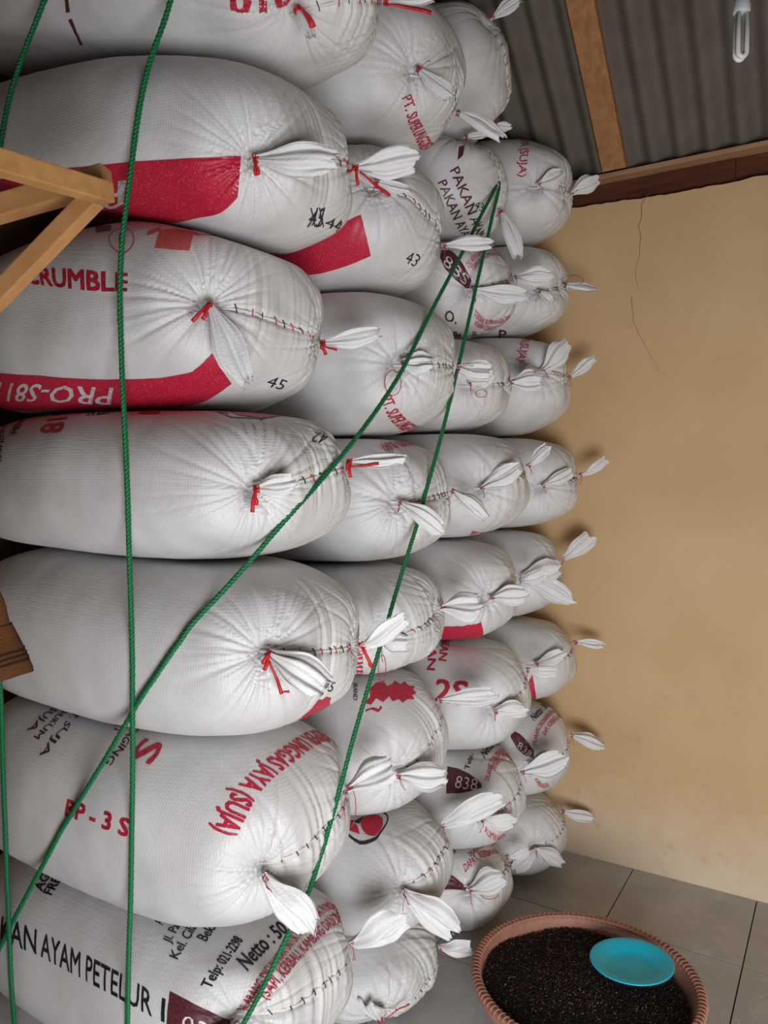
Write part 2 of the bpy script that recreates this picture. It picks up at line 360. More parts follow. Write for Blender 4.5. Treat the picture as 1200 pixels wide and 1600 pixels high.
# printed marks: sack, part name, text or shape, ink, lower edge, upper edge, weight
PRINTS = [
    ((0, 7), 'lettering', '010', 'red', [(-1.085, 1.397, 2.841), (-1.119, 1.364, 2.839), (-1.157, 1.336, 2.839), (-1.2, 1.313, 2.842)], [(-1.113, 1.434, 2.818), (-1.149, 1.4, 2.814), (-1.187, 1.371, 2.815), (-1.23, 1.344, 2.818)], 3),
    ((0, 7), 'printed_band', None, 'maroon', [(-1.679, 1.249, 2.885), (-1.684, 1.265, 2.875), (-1.699, 1.288, 2.87), (-1.734, 1.324, 2.876)], [(-1.664, 1.249, 2.884), (-1.673, 1.266, 2.873), (-1.689, 1.288, 2.868), (-1.719, 1.322, 2.872)], 0),
    ((0, 7), 'printed_band', None, 'maroon', [(-1.653, 1.22, 2.917), (-1.658, 1.226, 2.909), (-1.665, 1.232, 2.902), (-1.672, 1.239, 2.895)], [(-1.641, 1.222, 2.914), (-1.646, 1.227, 2.907), (-1.652, 1.233, 2.899), (-1.658, 1.24, 2.893)], 0),
    ((0, 6), 'red_band', None, 'red', [(-2.162, 1.28, 2.606), (-2.343, 1.499, 2.664), (-2.27, 1.734, 2.641), (-1.587, 1.373, 2.422), (-1.34, 1.346, 2.372), (-1.271, 1.349, 2.377), (-1.21, 1.341, 2.399)], [(-2.302, 1.337, 2.651), (-1.938, 1.224, 2.541), (-1.673, 1.207, 2.507), (-1.409, 1.221, 2.474), (-1.267, 1.255, 2.463), (-1.201, 1.286, 2.462), (-1.17, 1.308, 2.466)], 0),
    ((0, 6), 'lettering', 'PRO-S811', 'white', [(-1.461, 1.238, 2.448), (-1.632, 1.23, 2.469), (-1.98, 1.326, 2.548), (-2.345, 1.423, 2.665)], [(-1.52, 1.279, 2.419), (-1.897, 1.429, 2.521), (-2.345, 1.578, 2.665), (-2.327, 1.427, 2.659)], 1),
    ((0, 6), 'lettering', '45', 'black', [(-1.172, 1.551, 2.382), (-1.169, 1.568, 2.385), (-1.167, 1.586, 2.388), (-1.166, 1.606, 2.393)], [(-1.133, 1.508, 2.409), (-1.13, 1.524, 2.412), (-1.128, 1.541, 2.416), (-1.126, 1.559, 2.42)], -1),
    ((0, 6), 'lettering', 'XX', 'black', [(-1.176, 1.554, 2.38), (-1.171, 1.572, 2.384), (-1.167, 1.593, 2.389), (-1.166, 1.617, 2.396)], [(-1.135, 1.5, 2.407), (-1.13, 1.518, 2.411), (-1.127, 1.538, 2.417), (-1.124, 1.559, 2.422)], -1),
    ((0, 6), 'lettering', '44', 'black', [(-1.16, 1.604, 2.396), (-1.165, 1.627, 2.399), (-1.173, 1.656, 2.405), (-1.204, 1.719, 2.423)], [(-1.139, 1.583, 2.409), (-1.14, 1.603, 2.413), (-1.142, 1.627, 2.419), (-1.148, 1.657, 2.427)], -1),
    ((0, 6), 'printed_emblem', 'ring', None, [(-1.485, 1.723, 2.395), (-1.403, 1.689, 2.374), (-1.359, 1.698, 2.375), (-1.309, 1.703, 2.381)], [(-1.408, 1.631, 2.368), (-1.338, 1.619, 2.357), (-1.337, 1.687, 2.372), (-1.302, 1.701, 2.381)], 0),
    ((0, 5), 'lettering', 'CRUMBLE', 'red', [(-1.78, 1.193, 2.241), (-1.612, 1.192, 2.206), (-1.516, 1.199, 2.189), (-1.433, 1.215, 2.181)], [(-1.808, 1.206, 2.287), (-1.625, 1.202, 2.256), (-1.525, 1.207, 2.237), (-1.438, 1.22, 2.223)], 3),
    ((0, 5), 'faded_print', None, 'faded', [(-1.386, 1.254, 2.28), (-1.358, 1.263, 2.274), (-1.333, 1.275, 2.269), (-1.311, 1.289, 2.267)], [(-1.401, 1.286, 2.333), (-1.376, 1.299, 2.334), (-1.355, 1.316, 2.334), (-1.342, 1.341, 2.337)], 0),
    ((0, 5), 'faded_print', None, 'faded', [(-1.424, 1.264, 2.318), (-1.416, 1.269, 2.322), (-1.409, 1.276, 2.326), (-1.402, 1.283, 2.331)], [(-1.43, 1.273, 2.331), (-1.423, 1.279, 2.335), (-1.416, 1.286, 2.34), (-1.41, 1.295, 2.345)], 0),
    ((0, 5), 'faded_print', None, 'faded', [(-1.319, 1.315, 2.311), (-1.312, 1.327, 2.315), (-1.307, 1.341, 2.32), (-1.314, 1.368, 2.33)], [(-1.342, 1.326, 2.333), (-1.366, 1.364, 2.347), (-1.339, 1.348, 2.337), (-1.339, 1.359, 2.338)], 0),
    ((0, 5), 'printed_emblem', 'oval', None, [(-1.508, 1.225, 2.282), (-1.481, 1.228, 2.278), (-1.456, 1.231, 2.275), (-1.433, 1.236, 2.274)], [(-1.569, 1.276, 2.363), (-1.54, 1.277, 2.361), (-1.508, 1.277, 2.355), (-1.476, 1.275, 2.347)], 0),
    ((0, 5), 'printed_band', None, 'maroon', [(-1.606, 1.265, 2.357), (-1.589, 1.267, 2.357), (-1.572, 1.268, 2.356), (-1.556, 1.27, 2.356)], [(-1.669, 1.311, 2.394), (-1.64, 1.305, 2.389), (-1.616, 1.302, 2.386), (-1.595, 1.3, 2.384)], 0),
    ((0, 5), 'red_band', None, 'red', [(-2.203, 1.309, 2.001), (-2.199, 1.379, 1.965), (-1.898, 1.335, 1.942), (-1.66, 1.372, 1.936), (-1.525, 1.41, 1.934), (-1.422, 1.421, 1.941), (-1.307, 1.419, 1.985)], [(-2.202, 1.26, 2.058), (-1.947, 1.218, 2.031), (-1.772, 1.224, 2.013), (-1.525, 1.261, 1.992), (-1.423, 1.296, 1.992), (-1.345, 1.325, 2.008), (-1.288, 1.332, 2.048)], 0),
    ((0, 5), 'lettering', 'PRO-S811', 'white', [(-1.563, 1.275, 1.976), (-1.675, 1.252, 1.984), (-1.811, 1.237, 1.996), (-1.973, 1.234, 2.011)], [(-1.64, 1.327, 1.943), (-1.747, 1.301, 1.949), (-1.882, 1.281, 1.96), (-2.083, 1.294, 1.975)], 1),
    ((0, 5), 'lettering', '45', 'black', [(-1.284, 1.52, 1.987), (-1.283, 1.542, 1.987), (-1.284, 1.565, 1.987), (-1.286, 1.591, 1.987)], [(-1.256, 1.502, 2.012), (-1.256, 1.524, 2.011), (-1.257, 1.547, 2.009), (-1.259, 1.573, 2.009)], -1),
    ((0, 4), 'printed_emblem', 'ring', None, [(-1.401, 1.399, 1.919), (-1.262, 1.365, 1.891), (-1.215, 1.426, 1.888), (-1.257, 1.598, 1.907)], [(-1.365, 1.4, 1.917), (-1.326, 1.447, 1.917), (-1.281, 1.491, 1.913), (-1.266, 1.573, 1.911)], 0),
    ((0, 4), 'lettering', 'S-118', 'red', [(-1.843, 1.347, 1.928), (-1.883, 1.348, 1.927), (-1.831, 1.282, 1.907), (-1.796, 1.228, 1.867)], [(-1.761, 1.33, 1.925), (-1.842, 1.361, 1.929), (-1.726, 1.259, 1.895), (-1.693, 1.222, 1.862)], 2),
    ((0, 4), 'lettering', 'NETT KG', 'black', [(-1.679, 1.375, 1.928), (-1.72, 1.374, 1.929), (-1.719, 1.344, 1.926), (-1.761, 1.345, 1.927)], [(-1.608, 1.31, 1.915), (-1.629, 1.297, 1.912), (-1.655, 1.29, 1.911), (-1.683, 1.287, 1.911)], 2),
    ((0, 4), 'lettering', 'S', 'red', [(-1.513, 1.38, 1.923), (-1.556, 1.395, 1.925), (-1.554, 1.363, 1.923), (-1.596, 1.377, 1.926)], [(-1.449, 1.319, 1.907), (-1.469, 1.314, 1.908), (-1.49, 1.31, 1.908), (-1.51, 1.306, 1.908)], 2),
    ((0, 4), 'lettering', 'ISI BERSIH:', 'black', [(-2.005, 1.34, 1.922), (-2.044, 1.345, 1.92), (-2.0, 1.293, 1.901), (-1.949, 1.242, 1.867)], [(-2.004, 1.354, 1.926), (-2.043, 1.358, 1.924), (-1.936, 1.27, 1.892), (-1.902, 1.233, 1.862)], 1),
    ((0, 4), 'lettering', 'KODE PRODUKSI', 'black', [(-2.085, 1.337, 1.912), (-2.124, 1.343, 1.908), (-1.985, 1.237, 1.856), (-1.938, 1.2, 1.797)], [(-2.084, 1.35, 1.917), (-2.086, 1.324, 1.906), (-1.949, 1.229, 1.851), (-1.909, 1.196, 1.793)], 1),
    ((0, 4), 'lettering', '42', 'black', [(-1.158, 1.603, 1.854), (-1.158, 1.586, 1.857), (-1.158, 1.57, 1.859), (-1.16, 1.556, 1.862)], [(-1.135, 1.56, 1.829), (-1.136, 1.546, 1.833), (-1.138, 1.533, 1.836), (-1.14, 1.521, 1.839)], -1),
    ((0, 3), 'lettering', '45', 'black', [(-1.088, 1.486, 1.238), (-1.089, 1.5, 1.233), (-1.091, 1.515, 1.227), (-1.094, 1.532, 1.22)], [(-1.083, 1.492, 1.263), (-1.083, 1.505, 1.258), (-1.084, 1.519, 1.252), (-1.085, 1.533, 1.247)], -1),
    ((0, 3), 'printed_emblem', 'plume', None, [(-1.178, 1.507, 1.138), (-1.171, 1.542, 1.141), (-1.163, 1.575, 1.147), (-1.145, 1.592, 1.162)], [(-1.105, 1.45, 1.207), (-1.099, 1.471, 1.213), (-1.097, 1.499, 1.214), (-1.1, 1.537, 1.208)], 0),
    ((0, 2), 'lettering', 'PT. SUPER UNGGAS JAYA (SUJA)', 'red', [(-1.224, 1.71, 1.008), (-1.248, 1.713, 1.023), (-1.252, 1.671, 1.051), (-1.221, 1.5, 1.061), (-1.22, 1.399, 1.041), (-1.231, 1.332, 1.009), (-1.237, 1.275, 0.937)], [(-1.206, 1.708, 0.994), (-1.224, 1.719, 1.0), (-1.201, 1.642, 1.033), (-1.18, 1.507, 1.036), (-1.18, 1.418, 1.021), (-1.185, 1.359, 0.995), (-1.195, 1.298, 0.92)], 3),
    ((0, 2), 'lettering', 'S', 'red', [(-1.531, 1.328, 1.082), (-1.523, 1.305, 1.074), (-1.521, 1.286, 1.064), (-1.52, 1.269, 1.053)], [(-1.459, 1.33, 1.078), (-1.452, 1.309, 1.068), (-1.449, 1.29, 1.057), (-1.447, 1.274, 1.045)], 2),
    ((0, 2), 'lettering', 'BP - 3 S', 'red', [(-1.674, 1.194, 0.899), (-1.594, 1.195, 0.9), (-1.516, 1.195, 0.901), (-1.447, 1.201, 0.898)], [(-1.67, 1.2, 0.939), (-1.588, 1.2, 0.941), (-1.51, 1.2, 0.942), (-1.442, 1.207, 0.938)], 3),
    ((0, 2), 'lettering', 'MILIK PT. SUJA', 'maroon', [(-1.996, 1.518, 1.081), (-1.895, 1.405, 1.082), (-1.814, 1.291, 1.068), (-1.824, 1.229, 1.012)], [(-1.952, 1.503, 1.081), (-1.858, 1.394, 1.083), (-1.786, 1.288, 1.067), (-1.797, 1.227, 1.011)], 1),
    ((0, 2), 'lettering', 'BADAN HUKUM', 'maroon', [(-2.003, 1.473, 1.081), (-1.926, 1.376, 1.082), (-1.883, 1.301, 1.071), (-1.894, 1.26, 1.04)], [(-1.965, 1.463, 1.081), (-1.891, 1.367, 1.082), (-1.854, 1.297, 1.07), (-1.865, 1.256, 1.04)], 1),
    ((0, 2), 'lettering', 'PT. SUJA', 'maroon', [(-2.027, 1.442, 1.081), (-1.966, 1.364, 1.081), (-1.937, 1.307, 1.07), (-1.944, 1.272, 1.046)], [(-1.99, 1.433, 1.081), (-1.928, 1.354, 1.081), (-1.904, 1.3, 1.069), (-1.914, 1.267, 1.045)], 1),
    ((0, 2), 'lettering', 'AYAM PEDAGING', 'maroon', [(-1.713, 1.485, 1.085), (-1.615, 1.363, 1.087), (-1.579, 1.29, 1.068), (-1.587, 1.248, 1.033)], [(-1.673, 1.471, 1.086), (-1.582, 1.354, 1.086), (-1.552, 1.287, 1.066), (-1.558, 1.245, 1.032)], 1),
    ((0, 2), 'lettering', 'TRI', 'maroon', [(-1.74, 1.42, 1.085), (-1.707, 1.387, 1.085), (-1.677, 1.357, 1.085), (-1.654, 1.332, 1.083)], [(-1.721, 1.417, 1.085), (-1.688, 1.384, 1.086), (-1.659, 1.355, 1.085), (-1.637, 1.331, 1.083)], 0),
    ((0, 1), 'lettering', 'PAKAN', 'black', [(-2.057, 1.204, 0.463), (-1.961, 1.196, 0.481), (-1.881, 1.196, 0.487), (-1.809, 1.2, 0.49)], [(-2.093, 1.229, 0.507), (-1.996, 1.222, 0.525), (-1.914, 1.221, 0.532), (-1.841, 1.224, 0.534)], 1),
    ((0, 1), 'lettering', 'AYAM', 'black', [(-1.791, 1.2, 0.49), (-1.737, 1.201, 0.488), (-1.684, 1.201, 0.488), (-1.631, 1.2, 0.489)], [(-1.821, 1.224, 0.534), (-1.767, 1.225, 0.533), (-1.712, 1.224, 0.533), (-1.658, 1.223, 0.533)], 1),
    ((0, 1), 'lettering', 'PETELUR', 'black', [(-1.608, 1.199, 0.489), (-1.544, 1.199, 0.49), (-1.486, 1.2, 0.489), (-1.432, 1.204, 0.483), (-1.384, 1.212, 0.474)], [(-1.635, 1.223, 0.534), (-1.569, 1.221, 0.534), (-1.509, 1.222, 0.532), (-1.452, 1.224, 0.527), (-1.4, 1.228, 0.519)], 1),
    ((0, 1), 'lettering', '1', 'black', [(-1.359, 1.218, 0.471), (-1.355, 1.219, 0.47), (-1.352, 1.22, 0.47), (-1.349, 1.221, 0.469)], [(-1.371, 1.232, 0.513), (-1.368, 1.233, 0.512), (-1.364, 1.234, 0.512), (-1.361, 1.235, 0.511)], 1),
    ((0, 1), 'lettering', 'AGP', 'black', [(-1.911, 1.287, 0.588), (-1.921, 1.305, 0.597), (-1.933, 1.325, 0.606), (-1.947, 1.347, 0.613)], [(-1.949, 1.287, 0.586), (-1.959, 1.305, 0.595), (-1.971, 1.325, 0.603), (-1.986, 1.347, 0.611)], 2),
    ((0, 1), 'lettering', 'FREE', 'black', [(-1.868, 1.287, 0.589), (-1.874, 1.305, 0.599), (-1.881, 1.324, 0.607), (-1.891, 1.345, 0.615)], [(-1.907, 1.286, 0.588), (-1.913, 1.304, 0.597), (-1.921, 1.323, 0.606), (-1.932, 1.345, 0.613)], 2),
    ((0, 1), 'lettering', 'PT. PAKAN', 'black', [(-1.488, 1.341, 0.595), (-1.501, 1.375, 0.598), (-1.514, 1.411, 0.6), (-1.529, 1.449, 0.602)], [(-1.516, 1.34, 0.599), (-1.529, 1.373, 0.602), (-1.544, 1.409, 0.604), (-1.559, 1.447, 0.606)], 1),
    ((0, 1), 'lettering', 'Jl. Pakan Raya', 'black', [(-1.428, 1.31, 0.583), (-1.449, 1.359, 0.59), (-1.476, 1.413, 0.594), (-1.504, 1.472, 0.598)], [(-1.453, 1.306, 0.586), (-1.474, 1.353, 0.594), (-1.501, 1.408, 0.598), (-1.53, 1.466, 0.602)], 1),
    ((0, 1), 'lettering', 'Kel. Cilangkap', 'black', [(-1.38, 1.29, 0.569), (-1.395, 1.339, 0.582), (-1.422, 1.4, 0.586), (-1.451, 1.466, 0.59)], [(-1.407, 1.286, 0.572), (-1.422, 1.334, 0.585), (-1.45, 1.394, 0.59), (-1.481, 1.46, 0.595)], 1),
    ((0, 1), 'lettering', 'Bekasi', 'black', [(-1.363, 1.37, 0.578), (-1.372, 1.396, 0.579), (-1.381, 1.423, 0.58), (-1.39, 1.451, 0.581)], [(-1.394, 1.365, 0.582), (-1.402, 1.392, 0.583), (-1.41, 1.42, 0.584), (-1.419, 1.45, 0.585)], 1),
    ((0, 1), 'lettering', 'Telp: 021-2298', 'black', [(-1.27, 1.291, 0.533), (-1.269, 1.322, 0.554), (-1.279, 1.37, 0.565), (-1.298, 1.435, 0.568)], [(-1.294, 1.283, 0.538), (-1.296, 1.318, 0.561), (-1.309, 1.371, 0.569), (-1.328, 1.434, 0.572)], 2),
    ((0, 1), 'lettering', 'Netto : 50 Kg', 'black', [(-1.221, 1.363, 0.551), (-1.23, 1.442, 0.557), (-1.233, 1.509, 0.558), (-1.228, 1.597, 0.557)], [(-1.267, 1.372, 0.563), (-1.284, 1.463, 0.565), (-1.281, 1.526, 0.565), (-1.276, 1.617, 0.564)], 2),
    ((0, 1), 'lettering', 'DILARANG DIGUNAKAN UNTUK PAKAN TERNAK RUMINANSIA', 'red', [(-1.187, 1.314, 0.485), (-1.177, 1.356, 0.52), (-1.179, 1.432, 0.546), (-1.196, 1.543, 0.552), (-1.207, 1.658, 0.551), (-1.229, 1.753, 0.499)], [(-1.205, 1.304, 0.494), (-1.196, 1.348, 0.532), (-1.203, 1.432, 0.552), (-1.226, 1.548, 0.557), (-1.237, 1.671, 0.557), (-1.246, 1.756, 0.512)], 1),
    ((0, 1), 'lettering', '(SAPI, KERBAU, KAMBING DAN DOMBA)', 'red', [(-1.161, 1.362, 0.506), (-1.154, 1.412, 0.525), (-1.156, 1.504, 0.54), (-1.162, 1.603, 0.54), (-1.2, 1.736, 0.492)], [(-1.179, 1.353, 0.519), (-1.175, 1.405, 0.54), (-1.183, 1.507, 0.549), (-1.19, 1.614, 0.55), (-1.229, 1.753, 0.499)], 1),
    ((0, 1), 'maroon_panel', None, 'maroon', [(-1.336, 1.218, 0.408), (-1.299, 1.231, 0.414), (-1.254, 1.252, 0.418), (-1.203, 1.283, 0.418)], [(-1.357, 1.245, 0.525), (-1.308, 1.257, 0.514), (-1.259, 1.271, 0.498), (-1.211, 1.29, 0.476)], 0),
    ((0, 1), 'lettering', '838', 'white', [(-1.31, 1.231, 0.45), (-1.279, 1.243, 0.441), (-1.249, 1.256, 0.431), (-1.221, 1.271, 0.419)], [(-1.308, 1.245, 0.492), (-1.276, 1.256, 0.485), (-1.246, 1.268, 0.476), (-1.217, 1.282, 0.466)], -2),
    ((1, 7), 'lettering', 'PT. SUPER UNGGAS JAYA', 'red', [(-1.157, 1.993, 2.875), (-1.179, 2.067, 2.839), (-1.239, 2.253, 2.843), (-1.242, 2.302, 2.865), (-1.222, 2.297, 2.871)], [(-1.133, 2.012, 2.886), (-1.151, 2.076, 2.855), (-1.193, 2.244, 2.858), (-1.215, 2.305, 2.879), (-1.196, 2.299, 2.885)], 2),
    ((1, 6), 'red_band', None, 'red', [(-1.561, 1.899, 2.4), (-1.479, 1.924, 2.384), (-1.413, 1.935, 2.384), (-1.326, 1.947, 2.396), (-1.246, 1.964, 2.422)], [(-1.536, 1.87, 2.439), (-1.476, 1.873, 2.44), (-1.389, 1.87, 2.464), (-1.302, 1.88, 2.495), (-1.241, 1.903, 2.521)], 0),
    ((1, 6), 'lettering', '43', 'black', [(-1.192, 2.075, 2.418), (-1.189, 2.091, 2.418), (-1.187, 2.109, 2.418), (-1.186, 2.128, 2.418)], [(-1.171, 2.057, 2.447), (-1.167, 2.074, 2.447), (-1.164, 2.093, 2.448), (-1.162, 2.114, 2.448)], -1),
    ((1, 5), 'lettering', 'PT. SUPER UNGGAS JAYA', 'red', [(-1.198, 1.945, 1.993), (-1.209, 2.002, 1.944), (-1.246, 2.15, 1.907), (-1.24, 2.231, 1.916), (-1.205, 2.246, 1.935)], [(-1.171, 1.959, 2.002), (-1.175, 2.007, 1.962), (-1.185, 2.096, 1.932), (-1.219, 2.238, 1.926), (-1.192, 2.253, 1.944)], 2),
    ((1, 4), 'lettering', 'UNGGAS JAYA (SUJA)', 'red', [(-1.189, 2.225, 1.832), (-1.221, 2.213, 1.853), (-1.264, 2.188, 1.871), (-1.245, 2.024, 1.85)], [(-1.176, 2.23, 1.821), (-1.214, 2.222, 1.847), (-1.208, 2.115, 1.851), (-1.209, 1.996, 1.823)], 2),
    ((1, 3), 'printed_bar', None, 'red', [(-1.256, 1.899, 1.241), (-1.25, 1.902, 1.241), (-1.245, 1.905, 1.241), (-1.24, 1.909, 1.241)], [(-1.255, 1.897, 1.247), (-1.249, 1.9, 1.247), (-1.244, 1.904, 1.247), (-1.238, 1.907, 1.247)], 0),
    ((1, 3), 'printed_bar', None, 'red', [(-1.258, 1.902, 1.229), (-1.253, 1.905, 1.229), (-1.247, 1.909, 1.229), (-1.242, 1.912, 1.229)], [(-1.257, 1.9, 1.235), (-1.251, 1.903, 1.235), (-1.246, 1.907, 1.235), (-1.241, 1.91, 1.235)], 0),
    ((1, 3), 'printed_bar', None, 'red', [(-1.262, 1.907, 1.217), (-1.256, 1.91, 1.217), (-1.251, 1.914, 1.217), (-1.245, 1.917, 1.217)], [(-1.26, 1.904, 1.224), (-1.254, 1.908, 1.224), (-1.249, 1.911, 1.224), (-1.243, 1.914, 1.224)], 0),
    ((1, 3), 'printed_bar', None, 'red', [(-1.266, 1.914, 1.204), (-1.26, 1.917, 1.204), (-1.255, 1.92, 1.204), (-1.25, 1.924, 1.204)], [(-1.263, 1.91, 1.211), (-1.258, 1.913, 1.211), (-1.252, 1.917, 1.211), (-1.247, 1.92, 1.211)], 0),
    ((1, 3), 'printed_bar', None, 'red', [(-1.272, 1.922, 1.191), (-1.266, 1.926, 1.191), (-1.261, 1.929, 1.191), (-1.255, 1.933, 1.191)], [(-1.268, 1.917, 1.198), (-1.263, 1.921, 1.198), (-1.257, 1.924, 1.198), (-1.252, 1.928, 1.198)], 0),
    ((1, 3), 'printed_bar', None, 'red', [(-1.279, 1.934, 1.177), (-1.274, 1.937, 1.177), (-1.268, 1.941, 1.177), (-1.263, 1.945, 1.177)], [(-1.275, 1.927, 1.185), (-1.269, 1.931, 1.185), (-1.264, 1.934, 1.185), (-1.259, 1.938, 1.185)], 0),
    ((1, 3), 'printed_bar', None, 'red', [(-1.29, 1.95, 1.161), (-1.285, 1.954, 1.161), (-1.28, 1.958, 1.161), (-1.274, 1.962, 1.16)], [(-1.284, 1.941, 1.17), (-1.278, 1.944, 1.17), (-1.273, 1.948, 1.17), (-1.268, 1.952, 1.169)], 0),
    ((1, 3), 'printed_bar', None, 'red', [(-1.308, 1.978, 1.141), (-1.303, 1.982, 1.141), (-1.299, 1.987, 1.141), (-1.294, 1.993, 1.14)], [(-1.297, 1.961, 1.153), (-1.292, 1.964, 1.153), (-1.287, 1.969, 1.152), (-1.282, 1.973, 1.152)], 0),
    ((1, 3), 'printed_bar', None, 'red', [(-1.34, 2.026, 1.121), (-1.334, 2.027, 1.122), (-1.327, 2.028, 1.123), (-1.32, 2.029, 1.124)], [(-1.327, 2.005, 1.128), (-1.324, 2.014, 1.126), (-1.319, 2.017, 1.127), (-1.312, 2.018, 1.128)], 0),
    ((1, 2), 'printed_emblem', 'beast', None, [(-1.265, 1.944, 1.04), (-1.224, 1.975, 1.041), (-1.189, 2.022, 1.041), (-1.165, 2.097, 1.037)], [(-1.317, 2.039, 1.095), (-1.288, 2.084, 1.094), (-1.25, 2.126, 1.087), (-1.211, 2.179, 1.069)], 0),
    ((1, 2), 'lettering', 'BRAND', 'maroon', [(-1.342, 2.01, 1.093), (-1.325, 1.985, 1.083), (-1.312, 1.965, 1.072), (-1.302, 1.95, 1.059)], [(-1.331, 2.018, 1.093), (-1.313, 1.992, 1.084), (-1.3, 1.972, 1.072), (-1.29, 1.956, 1.059)], 1),
    ((1, 1), 'printed_emblem', 'ring', None, [(-1.324, 1.938, 0.597), (-1.28, 1.956, 0.595), (-1.249, 1.993, 0.603), (-1.236, 2.056, 0.616)], [(-1.43, 2.055, 0.634), (-1.396, 2.107, 0.634), (-1.356, 2.147, 0.634), (-1.313, 2.176, 0.633)], 0),
    ((2, 7), 'lettering', 'PAKAN AYAM', 'maroon', [(-1.235, 2.471, 2.837), (-1.216, 2.501, 2.771), (-1.213, 2.57, 2.712), (-1.245, 2.719, 2.681)], [(-1.21, 2.488, 2.855), (-1.189, 2.517, 2.789), (-1.185, 2.586, 2.728), (-1.219, 2.737, 2.696)], 1),
    ((2, 7), 'lettering', 'PAKAN AYAM', 'maroon', [(-1.275, 2.456, 2.8), (-1.261, 2.489, 2.742), (-1.263, 2.578, 2.684), (-1.278, 2.685, 2.668)], [(-1.247, 2.466, 2.811), (-1.231, 2.496, 2.759), (-1.229, 2.582, 2.698), (-1.247, 2.689, 2.678)], 1),
    ((2, 7), 'lettering', '43', 'black', [(-1.189, 2.568, 2.732), (-1.184, 2.579, 2.731), (-1.18, 2.592, 2.73), (-1.176, 2.605, 2.73)], [(-1.177, 2.557, 2.754), (-1.172, 2.568, 2.753), (-1.167, 2.58, 2.752), (-1.163, 2.593, 2.751)], -1),
    ((2, 7), 'printed_band', None, 'maroon', [(-1.214, 2.486, 2.873), (-1.21, 2.49, 2.878), (-1.205, 2.495, 2.883), (-1.201, 2.5, 2.889)], [(-1.217, 2.501, 2.917), (-1.213, 2.508, 2.923), (-1.209, 2.516, 2.93), (-1.206, 2.526, 2.937)], 0),
    ((2, 6), 'maroon_panel', None, 'maroon', [(-1.268, 2.463, 2.533), (-1.247, 2.462, 2.492), (-1.213, 2.479, 2.454), (-1.17, 2.518, 2.419)], [(-1.271, 2.48, 2.565), (-1.245, 2.49, 2.562), (-1.205, 2.49, 2.523), (-1.164, 2.512, 2.457)], 0),
    ((2, 6), 'lettering', '88S', 'white', [(-1.256, 2.461, 2.508), (-1.23, 2.469, 2.483), (-1.206, 2.482, 2.46), (-1.184, 2.5, 2.437)], [(-1.246, 2.476, 2.542), (-1.217, 2.48, 2.515), (-1.192, 2.49, 2.491), (-1.17, 2.507, 2.468)], -2),
    ((2, 6), 'lettering', 'DILARANG DIGUNAKAN UNTUK PAKAN', 'red', [(-1.176, 2.503, 2.495), (-1.158, 2.536, 2.537), (-1.145, 2.618, 2.576), (-1.131, 2.728, 2.569)], [(-1.186, 2.499, 2.512), (-1.17, 2.539, 2.555), (-1.167, 2.658, 2.598), (-1.136, 2.722, 2.574)], 1),
    ((2, 6), 'lettering', 'TERNAK RUMINANSIA SAPI KERBAU', 'red', [(-1.163, 2.513, 2.487), (-1.144, 2.544, 2.523), (-1.129, 2.6, 2.55), (-1.126, 2.739, 2.561)], [(-1.172, 2.506, 2.498), (-1.153, 2.54, 2.535), (-1.139, 2.622, 2.571), (-1.13, 2.734, 2.567)], 1),
    ((2, 6), 'lettering', 'TERNAK RUMINANSIA SAPI', 'red', [(-1.189, 2.571, 2.351), (-1.186, 2.639, 2.333), (-1.167, 2.715, 2.339), (-1.152, 2.805, 2.376)], [(-1.176, 2.56, 2.366), (-1.166, 2.618, 2.348), (-1.151, 2.678, 2.35), (-1.126, 2.747, 2.379)], 1),
    ((2, 6), 'lettering', 'KERBAU DAN DOMBA', 'red', [(-1.206, 2.62, 2.327), (-1.209, 2.715, 2.319), (-1.202, 2.807, 2.341), (-1.162, 2.799, 2.362)], [(-1.192, 2.59, 2.341), (-1.185, 2.667, 2.33), (-1.174, 2.75, 2.339), (-1.152, 2.799, 2.372)], 1),
    ((2, 6), 'lettering', 'O,', 'maroon', [(-1.281, 2.522, 2.334), (-1.271, 2.532, 2.332), (-1.261, 2.544, 2.33), (-1.251, 2.557, 2.328)], [(-1.262, 2.495, 2.364), (-1.251, 2.504, 2.361), (-1.241, 2.513, 2.359), (-1.23, 2.524, 2.357)], 1),
    ((2, 6), 'lettering', 'By kg', 'black', [(-1.275, 2.746, 2.304), (-1.28, 2.804, 2.313), (-1.261, 2.801, 2.317), (-1.241, 2.798, 2.322)], [(-1.234, 2.669, 2.312), (-1.227, 2.697, 2.313), (-1.222, 2.73, 2.316), (-1.227, 2.786, 2.323)], 0),
    ((2, 6), 'lettering', 'Be', 'black', [(-1.313, 2.661, 2.297), (-1.308, 2.673, 2.297), (-1.303, 2.684, 2.298), (-1.298, 2.697, 2.298)], [(-1.283, 2.604, 2.306), (-1.277, 2.615, 2.306), (-1.272, 2.626, 2.305), (-1.267, 2.638, 2.305)], 2),
    ((2, 4), 'lettering', 'PT. SUPER', 'red', [(-1.22, 2.621, 1.536), (-1.218, 2.674, 1.534), (-1.196, 2.706, 1.54), (-1.163, 2.713, 1.552)], [(-1.184, 2.564, 1.563), (-1.173, 2.598, 1.555), (-1.165, 2.653, 1.55), (-1.155, 2.722, 1.556)], 2),
    ((2, 3), 'red_band', None, 'red', [(-1.322, 2.591, 1.132), (-1.274, 2.605, 1.136), (-1.227, 2.618, 1.143), (-1.183, 2.642, 1.155)], [(-1.268, 2.489, 1.207), (-1.223, 2.499, 1.213), (-1.178, 2.514, 1.222), (-1.138, 2.54, 1.231)], 0),
